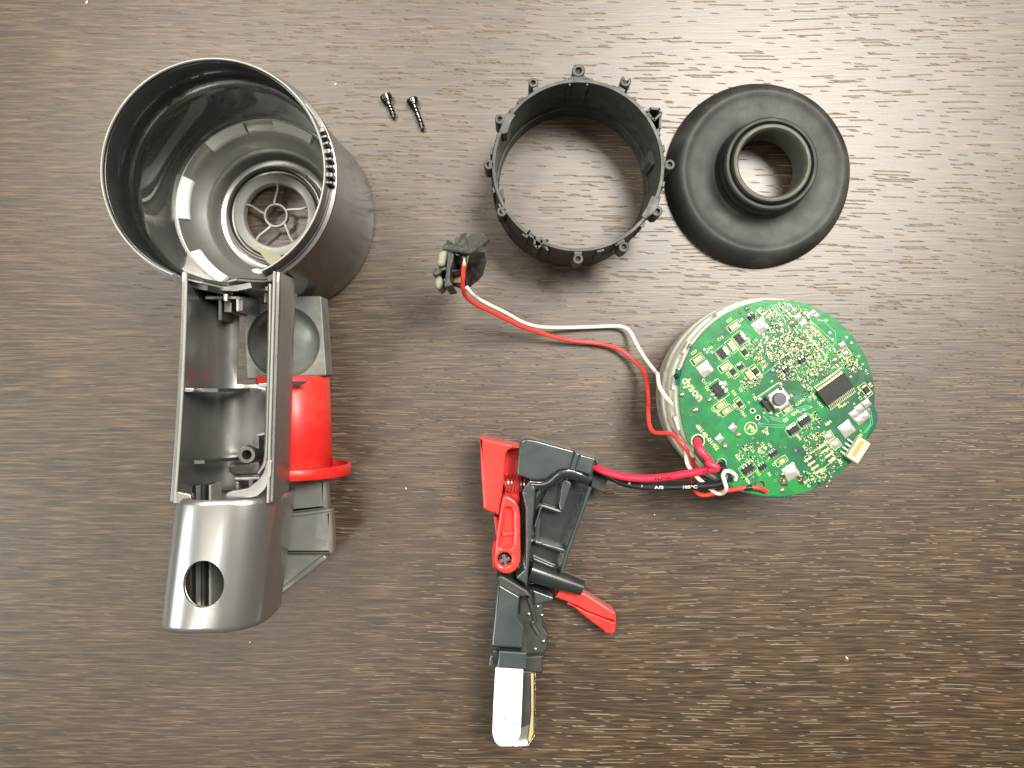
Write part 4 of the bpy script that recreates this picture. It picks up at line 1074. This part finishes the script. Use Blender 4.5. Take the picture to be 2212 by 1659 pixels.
# lower body (frame U)
tu = lambda name, pts, z0, z1, m_, bev=0.5, r=0.6, **kw: tp_(name, pts, z0, z1, m_, bev, 'U', r, **kw)
tu('lower_body', [(300,62),(490,172),(480,250),(474,362),(500,405),(527,442),(520,540),(516,628),(240,612),(262,400)], 5, 25, 'bracket', 0.7)
tu('diagonal_brace', [(280,0),(330,-20),(560,120),(600,180),(500,180),(300,62)], 5, 22, 'bracket_side', 0.9)
tu('side_body', [(490,130),(620,100),(700,225),(695,440),(742,500),(735,640),(700,690),(690,855),(515,830),(500,450),(480,300)], 3, 15, 'bracket_side', 0.9)
tu('side_gusset', [(600,110),(790,180),(770,215),(700,225),(620,245)], 6, 17, 'bracket', 0.6)
pts = spline([WF('U', *p, 15.5) for p in ((560,180),(600,280),(620,380),(600,410),(640,480),(655,505))], 5)
build('rib_ridge', tubegeo(pts, 0.9, 8), M['bracket_side'], tr)
for (x, y) in ((570,330),(650,265),(685,340),(628,640),(700,570)):
    build('moulding_pip', lathe([(0.8,15),(0.7,15.7),(0,16)], (WF('U',x,y,16).x, WF('U',x,y,16).y, 0), 14), M['bracket'], tr)
tu('clamp_gap', [(242,612),(545,632),(550,664),(300,650),(245,640)], 6, 20, 'black_in', 0.3)
tu('clamp_block', [(302,648),(552,664),(547,816),(285,800),(300,720)], 5, 25.6, 'bracket', 0.6)
tu('clamp_cheek', [(244,640),(300,650),(310,700),(290,775),(262,780)], 5, 22, 'bracket_side', 0.4)
tu('clamp_hook', [(228,690),(252,692),(258,790),(216,786)], 8, 25, 'bracket', 0.4)
tu('clamp_tail', [(516,700),(700,690),(690,850),(520,832)], 4, 19, 'bracket_side', 0.7)
# contact blade, white with painted lamp glare
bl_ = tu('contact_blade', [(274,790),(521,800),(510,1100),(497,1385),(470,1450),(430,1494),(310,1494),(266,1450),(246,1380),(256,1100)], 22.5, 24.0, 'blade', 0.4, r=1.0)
tu('clear_carrier', [(440,800),(632,820),(630,1100),(626,1400),(600,1450),(560,1496),(420,1496),(400,1300)], 12, 18, 'clear', 0.6, r=1.0)
tu('carrier_core', [(520,850),(585,850),(570,1300),(500,1330)], 18, 19.2, 'bracket_side', 0.2)
tu('amber_edge', [(585,850),(612,850),(610,1380),(575,1460),(562,1440),(590,1200)], 18, 19.6, 'amber', 0.3)
tu('carrier_rail', [(622,850),(632,850),(628,1400),(562,1496),(556,1488),(618,1395)], 14, 20.6, 'steel', 0.2, r=0.4)
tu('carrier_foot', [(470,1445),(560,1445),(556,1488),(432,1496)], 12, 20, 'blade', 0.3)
for (x, y) in ((352,1249),(470,1295),(276,1213)):
    build('blade_spot', lathe([(0.32,24.0),(0.3,24.05),(0,24.06)], (WF('U',x,y,24).x, WF('U',x,y,24).y, 0), 10), M['bracket_side'], bl_)
# red latch
lt_ = tu('latch', [(800,180),(840,120),(1060,140),(1180,215),(1336,315),(1338,400),(1200,345),(1080,300),(1000,255),(905,215)], 3, 11, 'red2', 0.7)
tu('latch_underside', [(905,215),(1000,255),(1080,300),(1200,345),(1338,400),(1330,480),(1305,508),(1250,490),(1060,345)], 2, 8.5, 'red', 0.8, parent=lt_)

# ================================================================ wires
def wirepath(pts, sub=8):
    return spline([WF(k, x, y, z) for k, x, y, z in pts], sub)
wp = [('H',352,540,38),('H',400,600,35),('H',450,640,30),('H',560,700,25),('H',700,768,19),('H',850,850,13),('H',1000,890,8),('H',1200,896,4.5),('H',1400,893,3),('H',1600,885,3),('H',1720,888,4),('H',1790,930,5),
      ('H',1850,1040,8),('H',1920,1160,13),('H',2020,1290,21),('G',85,650,28),('G',100,740,32),('G',150,820,34),('G',205,880,35),('G',232,950,33),('G',262,1060,33),('G',295,1180,34),('G',310,1320,36),('G',380,1420,37),('G',470,1500,38),('G',530,1545,40),('G',580,1545,42),
      ('G',604,1510,45),('G',592,1460,46),('G',580,1410,46.5),('G',600,1380,46.5),('G',640,1385,45),('G',675,1415,43.5),('G',672,1445,42.5)]
o = build('white_wire', tubegeo(wirepath(wp), 0.80, 12), M['white_wire'])
tag(o, 'thin white wire looping from the small grimy connector to the circuit board', 'wire')
rp = [('K',845,880,48),('K',820,960,48),('K',805,1080,47),('K',800,1230,46),('K',790,1380,44),('K',800,1500,42),('H',345,620,37),('H',430,690,31),('H',560,750,26),('H',700,822,20),('H',850,892,14),('H',1000,942,9),('H',1150,985,6),('H',1300,1015,4),('H',1450,1030,3),('H',1580,1050,3),('H',1700,1090,4),('H',1800,1160,5),
      ('H',1880,1240,7),('H',1922,1300,9),('H',1932,1345,11),('H',1948,1450,14),('H',1958,1600,18),('G',15,900,20),('G',22,1020,24),('G',60,1085,28),('G',180,1097,34),('G',250,1150,38),('G',310,1225,38),('G',350,1290,34),('G',352,1380,32),('G',345,1460,32),('G',370,1525,34),('G',430,1562,36.5),('G',540,1542,40),
      ('G',680,1515,42.2),('G',800,1502,42.6),('G',870,1512,42.3),('G',912,1535,41.2)]
o = build('thin_red_wire', tubegeo(wirepath(rp), 0.85, 12), M['red_wire'])
tag(o, 'thin red wire running from the small grimy connector to the circuit board', 'wire')
mk = wirepath([('G',735,1510,42.45),('G',770,1505,42.6),('G',800,1502,42.65)], 5)
o2 = build('black_band', tubegeo(mk, 0.95, 12), M['black_wire'], o)
tk = [('X',60,215,18),('X',150,262,20),('X',300,322,23),('X',500,372,26),('X',750,385,30),('X',1000,366,34),('X',1250,325,38),('X',1450,290,41.5),('X',1545,278,43.5),('X',1560,255,44),('X',1480,215,44),('G',470,1290,44),('G',415,1230,44),('G',388,1175,42.5),('G',386,1150,41)]
tkp = wirepath(tk)
thick = build('thick_red_cable', tubegeo(tkp, 1.50, 18), M['pink_wire'])
tag(thick, 'thick pinkish red cable with dark print joining bracket and circuit board', 'cable')
bp_ = [('X',120,300,14),('X',250,345,16),('X',380,400,18),('X',500,447,21),('X',700,480,26),('X',900,485,30),('X',1100,483,34),('X',1300,478,38),('X',1480,468,41),('X',1600,452,43),('X',1665,410,44),('X',1670,340,43.5),('X',1640,270,42.5),('X',1615,215,41)]
bkp = wirepath(bp_)
blk = build('thick_black_cable', tubegeo(bkp, 1.48, 18), M['black_wire'])
tag(blk, 'thick black cable with white print below the thick red cable', 'cable')
def wrap_text(name, s_, path, r, k, X, Y, size, m_, parent, sx=1.0, off=0.0):
    """print wrapped on a cable, starting at the path point nearest the given photo point"""
    L = [0]
    for p, q in zip(path, path[1:]): L.append(L[-1]+(q-p).length)
    best = min(range(len(path)), key=lambda i: (path[i].xy-WF(k, X, Y, path[i].z).xy).length)
    V, F = textmesh(s_, size, 0.03)
    bm = bmesh.new(); vv = [bm.verts.new(v) for v in V]
    for f in F:
        try: bm.faces.new([vv[i] for i in f])
        except ValueError: pass
    bmesh.ops.triangulate(bm, faces=bm.faces)
    for _ in range(3): bmesh.ops.subdivide_edges(bm, edges=[e for e in bm.edges if e.calc_length() > 0.22], cuts=1, use_grid_fill=True)
    bmesh.ops.triangulate(bm, faces=bm.faces)
    bm.verts.index_update(); V = [v.co.copy() for v in bm.verts]; F = [tuple(v.index for v in f.verts) for f in bm.faces]; bm.free()
    out = []
    import bisect
    for v in V:
        t = L[best]+v.x*sx
        i = max(0, min(len(path)-2, bisect.bisect_right(L, t)-1))
        f = (t-L[i])/(L[i+1]-L[i])
        p = path[i].lerp(path[i+1], f); d = (path[min(i+2, len(path)-1)]-path[max(0, i-1)]).normalized()
        side = Vector((0,0,1)).cross(d).normalized(); up = d.cross(side)
        an = (v.y-size*0.36+off)/r
        out.append(p+side*(r+0.045)*math.sin(an)+up*(r+0.045)*math.cos(an))
    return build(name, (out, F), M[m_], parent, smooth=0)
wrap_text('cable_print', 'ALPHA', tkp, 1.50, 'X', 850, 355, 1.55, 'ink_dark', thick, 1.45)
wrap_text('cable_print', 'WIR', tkp, 1.50, 'X', 1395, 280, 1.35, 'ink_dark', thick, 1.25)
wrap_text('cable_print', 'I', bkp, 1.48, 'X', 690, 470, 1.3, 'ink_white', blk, 1.4, off=0.3)
wrap_text('cable_print', 'M', bkp, 1.48, 'X', 535, 445, 1.2, 'ink_white', blk, 1.2, off=0.6)
wrap_text('cable_print', 'A/8', bkp, 1.48, 'X', 845, 475, 1.6, 'ink_white', blk, 1.65)
wrap_text('cable_print', '105\u00b0C', bkp, 1.48, 'X', 1165, 475, 1.6, 'ink_white', blk, 1.45)

# ================================================================ grimy connector
KC = WF('K', 700, 1000, 0)
kn = thing('motor_connector', 'small grimy black rubber connector at the free end of the thin wires', 'connector', (KC.x, KC.y, 0))
kp = lambda name, pts, z0, z1, m_, bev=0.4, r=0.5: plate(name, [rnd(loopF('K', pts, z1), r)], z0, z1, M[m_], kn, bev)
kp('front_post', [(430,600),(600,600),(560,850),(500,1050),(480,1300),(560,1440),(380,1480),(340,1440),(380,1150),(400,900)], 26, 50, 'black_in')
kp('glue_lump', [(200,640),(330,570),(420,600),(400,760),(350,960),(240,975),(160,930),(180,760)], 34, 51, 'glue', 1.2, 1.5)
kp('glue_lump', [(130,1200),(250,1170),(330,1300),(330,1420),(230,1535),(150,1500),(105,1390)], 30, 46, 'glue', 1.2, 1.5)
kp('grime_lump', [(60,1120),(150,1000),(260,1020),(420,990),(300,1080),(220,1170),(130,1200),(70,1190)], 32, 49, 'grime', 0.8, 0.8)
kp('base_plate', [(430,640),(870,620),(870,1530),(540,1400),(420,1440)], 26, 32, 'black_in')
kp('white_insert', [(615,710),(770,700),(765,890),(605,875)], 32, 41, 'glue')
kp('copper_window', [(575,1110),(760,1100),(740,1370),(540,1370)], 32, 34, 'tan')
kp('crossbar', [(500,1040),(780,1050),(780,1090),(520,1130)], 32, 44, 'black_in')
kp('wire_ferrule', [(815,730),(865,725),(865,900),(855,970),(780,950),(790,860)], 42, 49.5, 'cream', 0.8, 0.5)
# slanted flaps: top and right side
V = [WF('K', *p) for p in ((300,540,50),(430,330,47),(610,440,50),(980,660,55),(1400,330,58),(1300,180,56),(860,150,53),(600,300,50))]
o = build('top_flap', (V, [(0,1,2),(2,7,6,3),(3,6,5,4),(0,2,3)]), M['grime'], kn, smooth=0); o.modifiers.new('s','SOLIDIFY').thickness = 1.4*MM
V = [WF('K', *p) for p in ((980,660,55),(1400,340,58),(1330,620,54),(1320,900,48),(1240,1200,42),(1120,1350,38),(950,1480,33),(870,1540,33),(880,1000,40),(1060,1000,42))]
o = build('side_flap', (V, [(0,8,9),(0,9,2,1),(9,3,2),(9,4,3),(9,5,4),(9,6,5),(9,8,7,6)]), M['grime'], kn, smooth=0); o.modifiers.new('s','SOLIDIFY').thickness = 1.2*MM
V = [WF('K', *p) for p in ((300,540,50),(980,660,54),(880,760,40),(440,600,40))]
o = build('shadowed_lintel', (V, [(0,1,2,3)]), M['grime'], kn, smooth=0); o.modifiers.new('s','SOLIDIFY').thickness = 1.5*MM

# ================================================================ crumbs on the table
for (px, py, r_, lab) in ((725,182,0.55,'pale crumb on the table between bucket and screws'),(1829,1421,0.6,'pale curled fibre crumb on the lower right of the table'),
        (188,5,0.6,'pale crumb at the upper left edge of the table'),(877,1055,0.4,'pale crumb on the table between red collar and trigger'),
        (1414,1112,0.35,'pale speck on the table below the black cable'),(462,1929/1.4756,0.4,None),(540,1387,0.35,'pale speck on the table below the silver sleeve')):
    if lab is None: continue
    bm = bmesh.new(); bmesh.ops.create_icosphere(bm, subdivisions=2, radius=1)
    rn = random.Random(int(px))
    for v in bm.verts: v.co = Vector((v.co.x*rn.uniform(0.8, 1.2)*r_*0.7, v.co.y*rn.uniform(0.8, 1.2)*r_*1.2, (v.co.z+0.8)*rn.uniform(0.7, 1)*r_*0.5))*MM
    me = bpy.data.meshes.new('crumb'); bm.to_mesh(me); bm.free(); finish(me, M['crumb'])
    o = bpy.data.objects.new('crumb', me); col.objects.link(o); o.location = W(px, py, 0)*MM
    o.rotation_euler = (0, 0, rn.uniform(-1, 1))
    tag(o, lab, 'crumb', 'pale crumbs scattered on the table')
